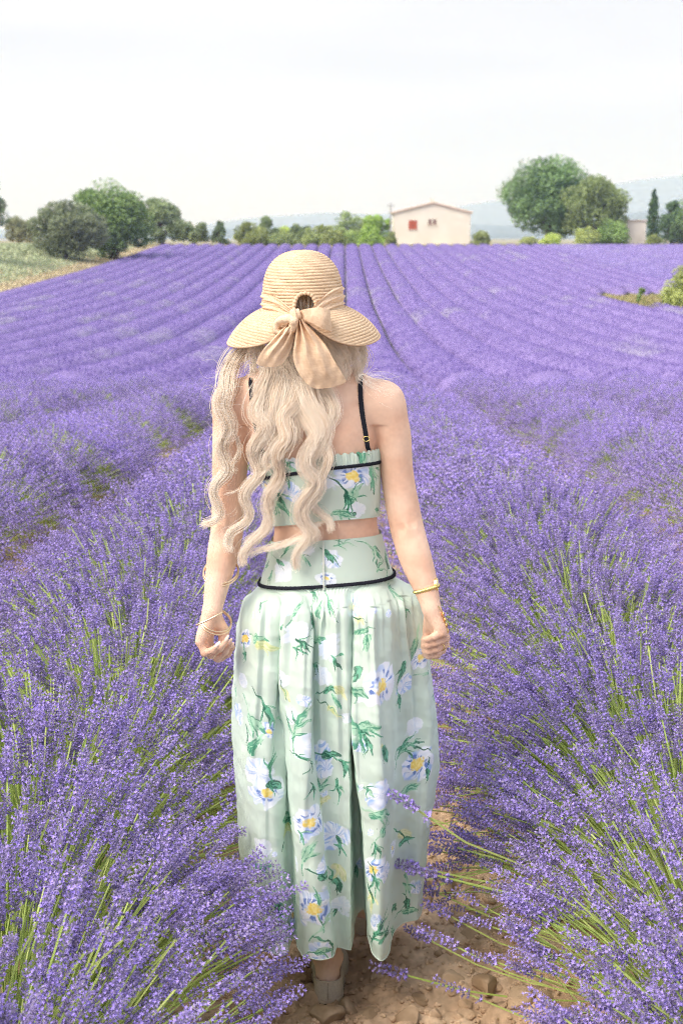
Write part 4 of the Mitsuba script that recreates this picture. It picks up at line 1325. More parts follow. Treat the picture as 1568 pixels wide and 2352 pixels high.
def cloth_bsdf(key, fn):
    scene[key] = {"type": "twosided", "bsdf": {"type": "principled", "base_color": mikit.proc(fn), "roughness": 0.42, "specular": 0.5, "sheen": 0.2}}


def ring_z(pl, pm, pr, lift=0.0):
    """Height round the torso from the picture's rows at the left outline, the middle of the back and the right outline."""
    zl, zm, zr = (float(at(x, y, Yv)[2]) for (x, y, Yv) in (pl, pm, pr))
    def f(th):
        s, c = np.sin(th), np.cos(th)
        side = (zl + zr) / 2 + (zr - zl) / 2 * s
        return side + (zm - (zl + zr) / 2) * np.maximum(c, 0) ** 1.5 + lift
    return f


pipe_ring = ring_z((593, 1338, 3.14), (745, 1346, 3.03), (914, 1316, 3.14))


# --- skirt
# row of the picture: the fold lines from the left outline round the back to the right outline (px, push towards the camera in mm)
FOLDS = {
    1338: [(593, 0), (606, 1), (622, 2), (632, -1), (644, -2), (656, 2), (682, 3), (700, -2), (722, 2), (745, 0), (768, 2), (784, 2), (796, -2), (806, -2), (820, 2), (848, 3), (872, 2), (884, -2), (896, 1), (906, 1), (914, 0)],
    1380: [(563, 0), (576, 4), (606, 10), (632, 3), (646, -6), (662, 6), (688, 8), (712, -5), (730, 1), (744, -1), (765, 4), (786, 5), (803, -9), (810, -9), (822, 6), (850, 12), (878, 8), (900, -4), (926, -2), (950, 1), (970, 0)],
    1500: [(543, 0), (558, 7), (592, 13), (620, 8), (648, -12), (664, 10), (690, 12), (713, 6), (718, -8), (742, -4), (763, 4), (792, 8), (805, -18), (811, -20), (817, 8), (860, 16), (894, 11), (906, -4), (940, -8), (966, 2), (982, 0)],
    1700: [(534, 0), (550, 8), (584, 18), (612, 10), (652, -18), (668, 18), (694, 22), (714, 12), (720, -6), (744, -4), (769, 4), (800, 8), (808, -40), (814, -42), (818, 14), (862, 22), (900, 15), (910, -8), (946, -14), (984, 5), (1004, 0)],
    1950: [(548, 0), (564, 10), (604, 24), (630, 14), (664, -22), (684, 24), (716, 30), (742, 18), (750, -4), (766, -5), (786, -2), (804, 4), (815, -60), (826, -64), (836, 18), (868, 30), (896, 20), (906, -10), (936, -14), (966, 6), (981, 0)],
    2190: [(570, 0), (588, 14), (622, 30), (650, 22), (676, -20), (698, 30), (738, 36), (770, 26), (776, -8), (784, -10), (792, -8), (806, -4), (818, -70), (838, -80), (853, 20), (872, 34), (890, 24), (897, -10), (926, -14), (950, 6), (963, 0)],
}
ZTOP, ZHEM = float(at(750, 1343, 3.03)[2]), 0.188
NZ, NB, NFR = 240, 300, 150
zs = np.linspace(ZTOP, ZHEM, NZ)
t01 = (ZTOP - zs) / (ZTOP - ZHEM)
Yref = 2.99
_ks = sorted(FOLDS)
_fold = PchipInterpolator(np.array(_ks, float), np.array([FOLDS[k] for k in _ks], float), axis=0, extrapolate=True)
NC, FOLD_DEPTH = len(FOLDS[1338]), 2.1
CP = np.zeros((NZ, NC, 2))
hipb = np.interp(t01, [0, .06, .25, .6, 1], [.118, .150, .178, .195, .205])
hipf = np.interp(t01, [0, .06, .25, .6, 1], [.118, .135, .150, .165, .185])
cyz = np.interp(t01, [0, .2, 1], [3.145, 3.150, 3.165])
SV, SU = np.zeros((NZ, NB + NFR, 3)), np.zeros((NZ, NB + NFR))
g = np.random.default_rng(77)
for r in range(NZ):
    Yp = np.full(NC, Yref)
    for _ in range(4):  # each fold is read off the picture where this height of the cloth is seen
        rp = to_px(np.stack([0 * Yp, Yp, 0 * Yp + zs[r]], -1))[:, 1]
        rp = np.clip(rp, 1338, 2190)
        CP[r] = _fold(rp)[np.arange(NC), np.arange(NC)]
        cx, hw = (CP[r, 0, 0] + CP[r, -1, 0]) / 2, (CP[r, -1, 0] - CP[r, 0, 0]) / 2
        s = np.clip((CP[r, :, 0] - cx) / hw, -1, 1)
        Yp = cyz[r] - hipb[r] * np.sqrt(np.maximum(1 - s * s, 0)) - CP[r, :, 1] / 1000 * FOLD_DEPTH
    x = (CP[r, :, 0] - 784) / 3266.7
    yd = CP[r, :, 1] / 1000 * FOLD_DEPTH
    cx, hw = (CP[r, 0, 0] + CP[r, -1, 0]) / 2, (CP[r, -1, 0] - CP[r, 0, 0]) / 2
    s = np.clip((CP[r, :, 0] - cx) / hw, -1, 1)
    Yp = cyz[r] - hipb[r] * np.sqrt(np.maximum(1 - s * s, 0)) - yd
    dep = Yp * math.cos(PITCH) + (EYE[2] - zs[r]) * math.sin(PITCH)
    P = np.stack([x * dep, Yp], -1)
    # the front half closes the ring
    n = len(P)
    L, R = P[0], P[-1]
    c2 = (L + R) / 2
    fr = []
    for k in range(1, 14):
        a = np.pi * k / 14
        w = 0.016 * math.sin(k * 2.9 + 1.0) * t01[r]
        fr.append([c2[0] + math.cos(a) * (R[0] - L[0]) / 2 * (1 + w), c2[1] + math.sin(a) * (hipf[r] + w * 1.5)])
    ring = np.vstack([P, fr, P[:1]])
    seg = np.concatenate([[0], np.cumsum(np.linalg.norm(np.diff(ring, axis=0), axis=1) ** 0.5)])
    cs = PchipInterpolator(seg, ring, axis=0)
    tt = np.concatenate([np.linspace(0, seg[n - 1], NB, endpoint=False), np.linspace(seg[n - 1], seg[-1], NFR, endpoint=False)])
    q = cs(tt)
    SV[r, :, :2], SV[r, :, 2] = q, zs[r]
    du = np.linalg.norm(np.diff(np.vstack([q, q[:1]]), axis=0), axis=1)
    SU[r] = np.concatenate([[0], np.cumsum(du)[:-1]])
# fine gathers under the band and soft creases of the cloth
col = np.arange(NB + NFR) / (NB + NFR)
nx = np.gradient(SV[..., 1], axis=1)
ny = -np.gradient(SV[..., 0], axis=1)
nl = np.sqrt(nx ** 2 + ny ** 2) + 1e-9
nrm = np.stack([nx / nl, ny / nl], -1)
lines = np.array([560, 577, 598, 612, 628, 640, 655, 668, 686, 700, 712, 728, 744, 758, 775, 790, 807, 822, 838, 853, 868, 884, 900, 916, 934, 950, 970], float)
amp = np.array([4, 7, 4, 9, 5, 8, 4, 10, 5, 7, 9, 5, 9, 5, 8, 4, 11, 5, 6, 10, 5, 7, 6, 9, 6, 8, 4], float)
reach = np.array([.1, .2, .1, .3, .12, .4, .1, .5, .1, .2, .45, .1, .35, .12, .3, .1, .3, .1, .2, .4, .1, .2, .15, .4, .12, .3, .1])
xpx = to_px(SV)[..., 0]
mid_px = 752 + (xpx - 752) * (1 - 0.13 * np.clip(t01[:, None] / .35, 0, 1.6))
G = np.zeros_like(xpx)
for xl, am, re in zip(lines, amp, reach):  # gathers: each a soft ridge with a sharp lee side
    d = mid_px - xl
    rise = np.where(d < 0, np.exp(-(d / 13.0) ** 2), np.exp(-(d / 3.2) ** 2))
    G += 1.7 * am / 1000 * rise * np.exp(-(t01[:, None] / (1.5 * re)) ** 2) * smoothstep(0.01, .085, t01)[:, None]
G = G * (np.arange(NB + NFR) < NB)[None]
big = meshkit.fbm(np.stack([SV[..., 0] * 7, SV[..., 1] * 7, SV[..., 2] * 2.6], -1), 3, 9) - .5
cre = meshkit.fbm(np.stack([SV[..., 0] * 20 + SV[..., 2] * 12, SV[..., 1] * 20, SV[..., 2] * 26], -1), 3, 19) - .5
G = G + (0.018 * big + 0.0075 * cre) * smoothstep(0.0, .12, t01)[:, None]
SV[..., 0] += nrm[..., 0] * G
SV[..., 1] += nrm[..., 1] * G
# the band above is higher on the right; hem swings a little
SV[..., 2] += (0.062 * (SV[..., 0] + 0.03)) * np.exp(-t01[:, None] / .12)
SV[..., 2] += (0.012 * np.sin(col[None] * 2 * np.pi * 5 + .6)) * smoothstep(.75, 1, t01)[:, None]
# the top edge is sewn to the band
SV[..., 2] -= 0.0
thS = np.arctan2(SV[..., 0] - LOFT["cx"](ZTOP), LOFT["cy"](ZTOP) - SV[..., 1])
ptop = pipe_ring(thS)
bx, by = torso_ring(thS, ptop, 0.0062 + 0.0018 * np.sin(col[None] * 2 * np.pi * 92))
wt = np.exp(-(t01 / .022) ** 2)[:, None]
drop = (t01 * (ZTOP - ZHEM))[:, None]
SV = SV * (1 - wt[..., None]) + np.stack([bx, by, ptop - drop - .002], -1) * wt[..., None]
# the right hand gathers the cloth at the hip
qh = at(978, 1488, 3.02)
dd = np.exp(-(((SV - qh) / np.array([.03, .10, .045])) ** 2).sum(-1))
SV[..., 0] += 0.010 * dd
SU = SU - SU[:, :1]
arc = SU / SU[:, -1:] * SU[NZ // 2, -1]
uvs = np.stack([arc, np.broadcast_to(zs[:, None], arc.shape)], -1).reshape(-1, 2)
verts = SV.reshape(-1, 3)
faces = grid_faces(NZ, NB + NFR, True)[:, ::-1]
wrap = faces[(faces % (NB + NFR)).max(1) - (faces % (NB + NFR)).min(1) > 5]
faces_in = faces[(faces % (NB + NFR)).max(1) - (faces % (NB + NFR)).min(1) <= 5]
# a column of its own for the seam, so that the print does not smear there
extra = verts.reshape(NZ, -1, 3)[:, 0]
uv_extra = np.stack([np.full(NZ, SU[NZ // 2, -1] + .003), zs], -1)
base_n = len(verts)
wrap = np.where((wrap % (NB + NFR)) == 0, base_n + wrap // (NB + NFR), wrap)
verts, uvs, faces = np.vstack([verts, extra]), np.vstack([uvs, uv_extra]), np.vstack([faces_in, wrap])
back = np.zeros((NZ, NB + NFR), bool)
back[:, 1:NB - 1] = True
cl = Cloth(verts, uvs, np.concatenate([back.ravel(), np.zeros(NZ, bool)]))
fl, lv = motifs(cl, lambda x, y: y > 1350)
g = np.random.default_rng(31)
umax = SU[NZ // 2, -1]
u0 = arc[NZ // 2, NB]
for _ in range(16):
    fl.append((g.uniform(u0, umax), g.uniform(.2, .98), g.uniform(.02, .035), int(g.integers(3)), int(g.integers(2)), g.uniform(0, 6)))
    lv.append((g.uniform(u0, umax), g.uniform(.2, .98), g.uniform(.012, .02), g.uniform(0, 3), int(g.integers(3)), int(g.integers(2))))
cloth_bsdf("skirt_cloth", print_texture(fl, lv))
put("person__skirt", (verts, faces), "skirt_cloth", True, uv=uvs)
tell("person__skirt", "long gathered mint skirt printed with blue and white flowers")
# hem: a turned edge
hem = SV[-1]
put("person__skirt__hem", tubes([np.vstack([hem, hem[:1]])], [0.0015], 6), "skirt_cloth_plain", True)
diffuse("skirt_cloth_plain", rgb(.57, .67, .60))


# --- waistband and crop top follow the torso
def sleeve(rows, off, nth=220, nz=40, gather=0.0, count=60):
    """Cloth round the torso between two tilted rings. rows: (z of the lower ring, z of the upper ring) as functions of th."""
    th = np.linspace(-np.pi, np.pi, nth)
    t = np.linspace(0, 1, nz)
    TH, TT = np.meshgrid(th, t)
    Z = rows[0](TH) * (1 - TT) + rows[1](TH) * TT
    o = off(TT) if callable(off) else off
    w = gather * (np.sin(TH * count + 3 * np.sin(TH * 5)) + 0.5 * np.sin(TH * count * 2.3)) * np.sin(np.pi * np.clip(TT, .02, .98)) ** 0.5
    X, Yv = torso_ring(TH, Z, o + w)
    P = np.stack([X, Yv, Z], -1)
    a = LOFT["a"](np.clip(Z, ZLO, ZHI)).mean()
    UVm = np.stack([TH * a * 0.9, Z], -1)
    return P.reshape(-1, 3), grid_faces(nz, nth), UVm.reshape(-1, 2), P


waist_ring = ring_z((626, 1240, 3.13), (750, 1240, 3.04), (876, 1222, 3.13))
parts_c = []
Vw, Fw, Uw, Pw = sleeve((pipe_ring, waist_ring), 0.0048)
Uw = Uw + [0, 0]
parts_c.append(("person__skirt__waistband", Vw, Fw, Uw, lambda x, y: 1225 < y < 1345))
top_ring = ring_z((590, 1052, 3.12), (745, 1046, 3.02), (868, 1026, 3.12))
band_ring = ring_z((598, 1098, 3.12), (745, 1078, 3.02), (868, 1058, 3.12))
low_ring = ring_z((626, 1206, 3.13), (750, 1196, 3.04), (870, 1182, 3.13))
Vt, Ft, Ut, Pt = sleeve((low_ring, band_ring), lambda t: 0.0065 + 0.0025 * t)
parts_c.append(("person__crop_top", Vt, Ft, Ut + [0.9, 0], lambda x, y: 1085 < y < 1215))
Vs, Fs, Us, Ps = sleeve((band_ring, lambda th: top_ring(th) + 0.002 * np.sin(th * 57)), 0.0095, 900, 26, 0.0016, 52)
parts_c.append(("person__crop_top__gathered_band", Vs, Fs, Us + [1.8, 0], lambda x, y: 1030 < y < 1085))
fl, lv = [], []
for key, V_, F_, U_, yes in parts_c:
    back = V_[:, 1] < LOFT["cy"](np.clip(V_[:, 2], ZLO, ZHI))
    a, b = motifs(Cloth(V_, U_, back), yes)
    fl += a
    lv += b
cloth_bsdf("top_cloth", print_texture(fl, lv))
for key, V_, F_, U_, yes in parts_c:
    put(key, (V_, F_), "top_cloth", True, uv=U_)
tell("person__crop_top", "mint floral crop top with black piping and thin black straps")
diffuse("black_trim", lambda p, n, uv: mikit.mix((0.012, 0.014, 0.022), (0.03, 0.032, 0.045), mikit.noise(p.x * 400, p.y * 400, p.z * 400)))


def piping(key, ring, off, half, th0=-np.pi, th1=np.pi, n=240):
    """A flat folded tape round the torso."""
    th = np.linspace(th0, th1, n)
    z = ring(th)
    sec = [(-half, 0.0), (-half * .9, .0022), (0, .0034), (half * .9, .0022), (half, 0.0)]
    P = np.stack([np.stack([*torso_ring(th, z + dz, off + do), z + dz], -1) for dz, do in sec])
    put(key, (P.reshape(-1, 3), grid_faces(len(sec), n)), "black_trim", True)


gap = 0.030
piping("person__skirt__black_piping", pipe_ring, .0078, .0038, gap - 0.05, np.pi + gap - .05)
piping("person__skirt__black_piping", pipe_ring, .0078, .0038, -np.pi - .02, -gap - .035)
piping("person__crop_top__black_piping", band_ring, .0095, .0038)
# zip down the middle of the back
zt = np.linspace(float(pipe_ring(np.array(-.03))) - .008, float(waist_ring(np.array(-.03))), 30)
x_, y_ = torso_ring(np.full(30, -0.055), zt, .0085)
diffuse("zip_tape", rgb(.66, .72, .68))
put("person__skirt__zip", tubes([np.stack([x_ - .0012, y_ - .0005, zt], -1), np.stack([x_ + .0012, y_ - .0005, zt], -1)], [.0011, .0011], 6), "zip_tape", True)


def ribbon(path, across, half, normal=None, thick=0.0012):
    """A flat strap along path; across: the direction of its width at each point."""
    path, across = np.asarray(path, float), np.asarray(across, float)
    across = across / np.linalg.norm(across, axis=-1, keepdims=True)
    t = np.gradient(path, axis=0)
    nr = np.cross(across, t)
    nr /= np.linalg.norm(nr, axis=1, keepdims=True) + 1e-9
    half = np.broadcast_to(half, (len(path),))[:, None]
    sec = np.stack([path - across * half, path - across * half * .8 + nr * thick, path + across * half * .8 + nr * thick, path + across * half, path + across * half * .8 - nr * thick, path - across * half * .8 - nr * thick], 1)
    return sec.reshape(-1, 3), grid_faces(len(path), 6, True)


for name, pts, hw in (("right", [(828, 866), (827, 885), (829, 925), (834, 965), (840, 1000), (843, 1022), (847, 1034)], .0052), ("left", [(575, 878), (577, 910), (580, 945), (587, 985), (597, 1020), (606, 1045), (612, 1058)], .0040)):
    pts = np.array(pts, float)
    k = np.linspace(0, len(pts) - 1, 40)
    px, py = (CubicSpline(np.arange(len(pts)), pts[:, i])(k) for i in (0, 1))
    p, hit = surface_at(px, py, 0.0045)
    p[:, 1] = np.convolve(np.pad(p[:, 1], 4, "edge"), np.ones(9) / 9, "valid")
    over = [p[0] + [0, .02, .008], p[0] + [0, .05, .006], p[0] + [0, .085, -.03], p[0] + [0, .10, -.10], p[0] + [0, .095, -.20]]
    full = np.vstack([np.array(over)[::-1], p])
    q = np.linspace(0, len(full) - 1, 90)
    full = PchipInterpolator(np.arange(len(full)), full, axis=0)(q)
    ac = np.tile([1.0, -0.12 if name == "right" else .1, 0.15], (90, 1))
    put("person__crop_top__strap", ribbon(full, ac, hw), "black_trim", True)
scene["gold"] = {"type": "roughconductor", "material": "Au", "alpha": 0.16}
scene["pale_gold"] = {"type": "principled", "base_color": rgb(.90, .72, .50), "metallic": 0.95, "roughness": 0.22}
q, _ = surface_at(841, 1008, .006)
put("person__crop_top__strap_ring", tubes([q + np.stack([.0065 * np.cos(np.linspace(0, 6.3, 20)), 0 * np.linspace(0, 6.3, 20), .0055 * np.sin(np.linspace(0, 6.3, 20))], -1)], [.0011], 6), "gold", True)
# ------------------------------------------------------------------ shoes
def linen(p, n, uv):
    a = mikit.noise(p.x * 900, p.y * 250, p.z * 250)
    b = mikit.noise(p.x * 250, p.y * 250, p.z * 900)
    return mikit.mix((0.46, 0.40, 0.33), (0.68, 0.61, 0.52), 0.5 * a + 0.5 * b)


diffuse("linen", linen)
diffuse("shoe_sole", rgb(.10, .075, .06))
diffuse("shoe_welt", rgb(.50, .43, .34))
diffuse("shoe_lining", rgb(.45, .38, .30))


def shoe(heel, turn, key):
    """A flat slip-on of linen: heel is the point under the back of the heel, turn its yaw."""
    # the outline from the tip of the toe round the left, the heel and the right: (across, along)
    half = np.array([(0.000, .243), (-.020, .238), (-.038, .220), (-.0465, .190), (-.0455, .160), (-.0395, .120), (-.0340, .080), (-.0335, .045), (-.0310, .020), (-.0200, .004), (0, -.001)])
    other = half[::-1][1:-1] * [-1, 1]
    k = np.concatenate([half, other])
    cs = CubicSpline(np.linspace(0, 1, len(k) + 1), np.vstack([k, k[:1]]), bc_type="periodic")
    o = cs(np.linspace(0, 1, 160, endpoint=False))
    along = o[:, 1]
    top = np.interp(along, [0, .03, .08, .13, .17, .22, .25], [.062, .060, .050, .046, .052, .044, .030])
    lean = np.interp(along, [0, .03, .10, .14, .17, .22], [.06, .08, .14, .40, 1.0, 1.0])
    vs = np.linspace(0, 1, 22)
    rows, inner = [], []
    centre = np.stack([0 * along, np.clip(along, .03, .20)], -1)
    for v in vs:
        pull = lean * v ** 2.2
        bulge = 1 + 0.05 * np.sin(np.pi * v) * (1 - v)
        p = centre + (o - centre) * bulge * (1 - pull)[:, None]
        z = .016 + (top - .016) * np.sin(v * np.pi / 2) ** (0.9)
        rows.append(np.column_stack([p, z]))
        inner.append(np.column_stack([centre + (p - centre) * .93, np.maximum(z - .001, .018)]))
    c, s = math.cos(turn), math.sin(turn)
    R = np.array([[c, -s, 0], [s, c, 0], [0, 0, 1]])
    put_ = lambda V: np.asarray(V).reshape(-1, 3) @ R.T + heel
    key = put(key, (put_(rows), grid_faces(22, 160, True)), "linen", True)
    put(key + "__lining", (put_(inner), grid_faces(22, 160, True)[:, ::-1]), "shoe_lining", True)
    edge = np.array(rows[-1])
    keep = edge[:, 1] < .165
    seq = np.roll(np.arange(160), -np.argmax(~keep & np.roll(keep, -1)) - 1)
    seq = seq[keep[seq]]
    put(key + "__binding", tubes([put_(edge[seq])], [.0022], 6), "linen", True)
    from shapely.geometry import Polygon as Poly
    for part, grow, z0, z1, mat in (("welt", .0025, .009, .0165, "shoe_welt"), ("sole", .0035, .000, .0088, "shoe_sole")):
        m = trimesh.creation.extrude_polygon(Poly(o).buffer(grow), z1 - z0, engine="earcut")
        put(key + "__" + part, (put_(np.array(m.vertices) + [0, 0, z0]), np.array(m.faces)), mat, 30)
    # the seam down the back of the heel
    i0 = int(np.argmin(along))
    put(key + "__heel_seam", tubes([put_([np.array(r)[i0] + [0, -.0006, 0] for r in rows])], [.0011], 5), "shoe_lining", True)
    return key


zp = float(path_z(-.033, 3.10))
shoe(np.array([-.0315, 3.046, -.006]), -0.01, "person__shoe")
shoe(np.array([.062, 3.345, .0]), -0.04, "person__shoe")
labels["person__shoe"] = {"label": "beige linen slip on shoe with a low heel counter"}

# ------------------------------------------------------------------ bangles, watch, hand chain, nails
def ring_path(c, axis, r, squash=1.0, a0=0.0, a1=2 * np.pi, n=80, start=None, turns=0.0):
    B = frame(np.asarray(axis, float), start)
    t = np.linspace(a0, a1, n)
    return np.asarray(c) + np.outer(np.cos(t) * r, B[:, 0]) + np.outer(np.sin(t) * r * squash, B[:, 1]) + np.outer((t - a0) / (2 * np.pi) * turns, B[:, 2])


c = at(507.5, 1311, 3.066)
for i, (dz, r) in enumerate(((0.0, .0385), (-.0050, .0392))):
    put("person__bangle", tubes([ring_path(c + [0, 0, dz], [-.06, -.72, 1.0], r, 0.98)], [.0019], 8), "pale_gold", True)
c = at(496, 1429, 3.03)
for i, (d, r, ax) in enumerate((([0, 0, 0], .0345, [.34, -.70, 1.0]), ([.0012, 0, .0042], .0335, [.30, -.62, 1.0]))):
    put("person__bangle", tubes([ring_path(c + d, ax, r, 1.0)], [.0019], 8), "pale_gold", True)
p0, p1 = at(450.5, 1436, 2.995), at(512, 1405.5, 2.998)
bar = np.array([p0, mid(p0, p1, .35, (0, -.006, 0)), mid(p0, p1, .7, (0, -.006, 0)), p1])
put("person__bangle__bar", tubes([CubicSpline(np.arange(4), bar)(np.linspace(0, 3, 24))], [.0018], 8, True), "pale_gold", True)
labels["person__bangle"] = {"label": "thin pale gold bangle on the left forearm"}

# braided watch band
wc, wax = at(979, 1352, 3.045), (ARMS["right"][6][0] - ARMS["right"][5][0])
base = ring_path(wc, wax + [0.0, .012, 0], .0285, .96, n=240)
tg = np.gradient(base, axis=0)
tg /= np.linalg.norm(tg, axis=1, keepdims=True)
rad = base - wc
rad /= np.linalg.norm(rad, axis=1, keepdims=True)
ax3 = np.cross(tg, rad)
ph = np.linspace(0, 2 * np.pi * 22, 240)
strands = [base + ax3 * (.0030 * np.sin(ph + k * 2 * np.pi / 3))[:, None] + rad * (.0014 * np.cos(2 * ph + k * 4 * np.pi / 3))[:, None] for k in range(3)]
watch = put("person__wristwatch", tubes(strands, [.0017] * 3, 6), "gold", True)
wp = at(1001, 1342, 3.035)
B = frame(np.array([1.0, -.25, .1]), wax)
case = trimesh.creation.cylinder(radius=.0125, height=.006, sections=28)
vv = np.array(case.vertices) * [1.05, .78, 1]
put(watch + "__case", (vv @ B.T + wp, np.array(case.faces)), "gold", 40)
rim = ring_path([0, 0, .0032], [0, 0, 1], .0118)
put(watch + "__bezel", tubes([(rim * [1.05, .78, 1]) @ B.T + wp], [.0012], 6), "gold", True)
dial = trimesh.creation.cylinder(radius=.0108, height=.0006, sections=28)
diffuse("watch_dial", rgb(.85, .83, .78))
put(watch + "__dial", (np.array(dial.vertices) * [1.05, .78, 1] @ B.T + wp + B[:, 2] * .0034, np.array(dial.faces)), "watch_dial", 40)
labels[watch] = {"label": "gold watch with a braided band on the right wrist"}
# chain with amber stones over the back of the right hand
scene["amber"] = {"type": "principled", "base_color": rgb(.48, .20, .05), "roughness": 0.12, "specular": .7, "clearcoat": .6}
chain_key = fresh("person__hand_chain")
pts = [at(1006, 1392, 3.012), at(1017, 1411, 3.014), at(1020.8, 1423.5, 3.016), at(1024.4, 1436, 3.018), at(1027.4, 1449, 3.022), at(1029, 1459, 3.030)]
put(chain_key, tubes([CubicSpline(np.arange(len(pts)), np.array(pts))(np.linspace(0, len(pts) - 1, 60))], [.0009], 5), "gold", True)
for q in pts[1:5]:
    s = trimesh.creation.icosphere(subdivisions=2, radius=.0052)
    put(chain_key + "__amber_stone", (np.array(s.vertices) * [.62, .9, 1.1] + q, np.array(s.faces)), "amber", True)
    put(chain_key + "__setting", tubes([ring_path(q, [1, 0, 0.1], .0052, 1.15, n=24)], [.0010], 5), "gold", True)
q = mid(RH["middle"][0], RH["middle"][1], .45)
put("person__finger_ring", tubes([ring_path(q, RH["middle"][1] - RH["middle"][0], .0108, n=40)], [.0012], 6), "gold", True)
# nails of the left hand
scene["nail_polish"] = {"type": "principled", "base_color": rgb(.84, .68, .62), "roughness": .18, "specular": .6}
for n in ("little", "ring", "middle", "index", "thumb"):
    a, b = np.array(LH[n][2]), np.array(LH[n][3])
    u = (b - a) / np.linalg.norm(b - a)
    up = np.array([-.35, -.6, .6])
    B = frame(u, up)
    s = trimesh.creation.icosphere(subdivisions=2, radius=1.0)
    v = np.array(s.vertices) * [.0016, .0050, .0095]
    v[:, 0] -= (v[:, 1] / .005) ** 2 * .0014
    put("person__fingernail", (v @ B.T + b + u * .0045 + B[:, 0] * .0048, np.array(s.faces)), "nail_polish", True)

# ------------------------------------------------------------------ the hat
def straw_color(p, n, uv):
    k = mikit.noise(p.x * 330, p.y * 330, p.z * 900)
    f = mikit.fbm(p.x * 40, p.y * 40, p.z * 90, 3)
    c = mikit.mix((0.61, 0.455, 0.31), (0.79, 0.635, 0.475), mikit.smoothstep(.2, .8, 0.6 * k + 0.4 * f))
    return c


diffuse("straw", straw_color)


def burlap_color(p, n, uv):
    a = mikit.noise(uv.x * 700, uv.y * 140, 2.0)
    b = mikit.noise(uv.x * 140, uv.y * 700, 3.0)
    f = mikit.fbm(uv.x * 30, uv.y * 30, 6.0, 3)
    return mikit.mix((0.66, 0.48, 0.335), (0.86, 0.70, 0.55), dr.clip(.35 * a + .35 * b + .5 * (f - .5) + .15, 0, 1))


scene["burlap"] = {"type": "twosided", "bsdf": {"type": "diffuse", "reflectance": mikit.proc(burlap_color)}}
diffuse("straw_binding", rgb(.74, .57, .42))
HC = at(696, 706, 3.130)      # where crown and brim meet, on the hat's axis
tilt = np.array([-0.030, -0.045, 1.0])
HB = frame(tilt, np.array([1.0, 0, 0]))   # columns: right, forward, up
RA, RB = .0850, .0950
HT = float(at(693, 578, 3.13)[2] - HC[2])


def hat(P):
    return np.asarray(P) @ HB.T + HC


# profile of the crown: distance along the straw, radius factor, height
prof_r = np.array([1.00, .995, .985, .965, .915, .84, .74, .61, .43, .22, .03])
prof_z = np.array([.000, .15, .28, .42, .575, .70, .80, .885, .955, .990, 1.0]) * HT
arc_ = np.concatenate([[0], np.cumsum(np.hypot(np.diff(prof_r) * .09, np.diff(prof_z)))])
n1, nt = 230, 320
al = np.linspace(0, arc_[-1], n1)
rr, zz = PchipInterpolator(arc_, prof_r)(al), PchipInterpolator(arc_, prof_z)(al)
th = np.linspace(0, 2 * np.pi, nt, endpoint=False)
PITCH_S = .0066
ridge = lambda s: np.abs(np.sin(np.pi * s / PITCH_S)) ** 0.30
AL, TH = np.meshgrid(al, th, indexing="ij")
wob = 1 + 0.012 * (meshkit.fbm(np.stack([np.sin(TH) * 1.6, np.cos(TH) * 1.6, AL * 14], -1), 3, 3) - .5)
R_, Z_ = rr[:, None] * wob, np.broadcast_to(zz[:, None], AL.shape)
bump = .0038 * ridge(AL + PITCH_S * TH / (2 * np.pi)) + .0005 * meshkit.noise(np.stack([TH * 75, AL * 900, 0 * AL], -1), 4)
nr_, nz_ = np.gradient(zz, al), -np.gradient(rr * .09, al)
CX = np.sin(TH) * (RA * R_ + bump * nr_[:, None])
CY = -np.cos(TH) * (RB * R_ + bump * nr_[:, None])
CZ = Z_ + bump * nz_[:, None]
cv = np.stack([CX, CY, CZ], -1).reshape(-1, 3)
cf = grid_faces(n1, nt, True)[:, ::-1]
# the arched hole at the back
hole_w, hole_h = .0240, .0385
fx, fz = cv[cf].mean(1)[:, 0], cv[cf].mean(1)[:, 2]
fy = cv[cf].mean(1)[:, 1]
hx = .007
arch = hole_h * np.sqrt(np.maximum(1 - (np.abs(fx - hx) / hole_w) ** 2.6, 0))
cf = cf[~((fy < 0) & (np.abs(fx - hx) < hole_w) & (fz < arch))]
hat_key = fresh("sun_hat")
cuv = np.stack([TH.ravel() * .088, AL.ravel()], -1)
put(hat_key + "__crown", (hat(cv), cf[:, ::-1]), "straw", True, uv=cuv)
s = np.linspace(-1, 1, 60)
ex = hx + hole_w * np.sin(s * np.pi / 2)
ez = hole_h * np.sqrt(np.maximum(1 - (np.abs(ex - hx) / hole_w) ** 2.6, 0))
ez[0] = ez[-1] = -.004
rz = np.interp(ez, zz[:80], rr[:80])
ey = -RB * rz * np.sqrt(1 - (ex / (RA * rz)) ** 2)
trim = np.stack([ex, ey - .001, ez], -1)
seg = np.concatenate([[0], np.cumsum(np.linalg.norm(np.diff(trim, axis=0), axis=1))])
trim = PchipInterpolator(seg, trim, axis=0)(np.linspace(0, seg[-1], 90))
put(hat_key + "__hole_binding", tubes([hat(trim)], [.0042 + .0007 * np.sin(np.linspace(0, 90, 90))], 9), "straw_binding", True)
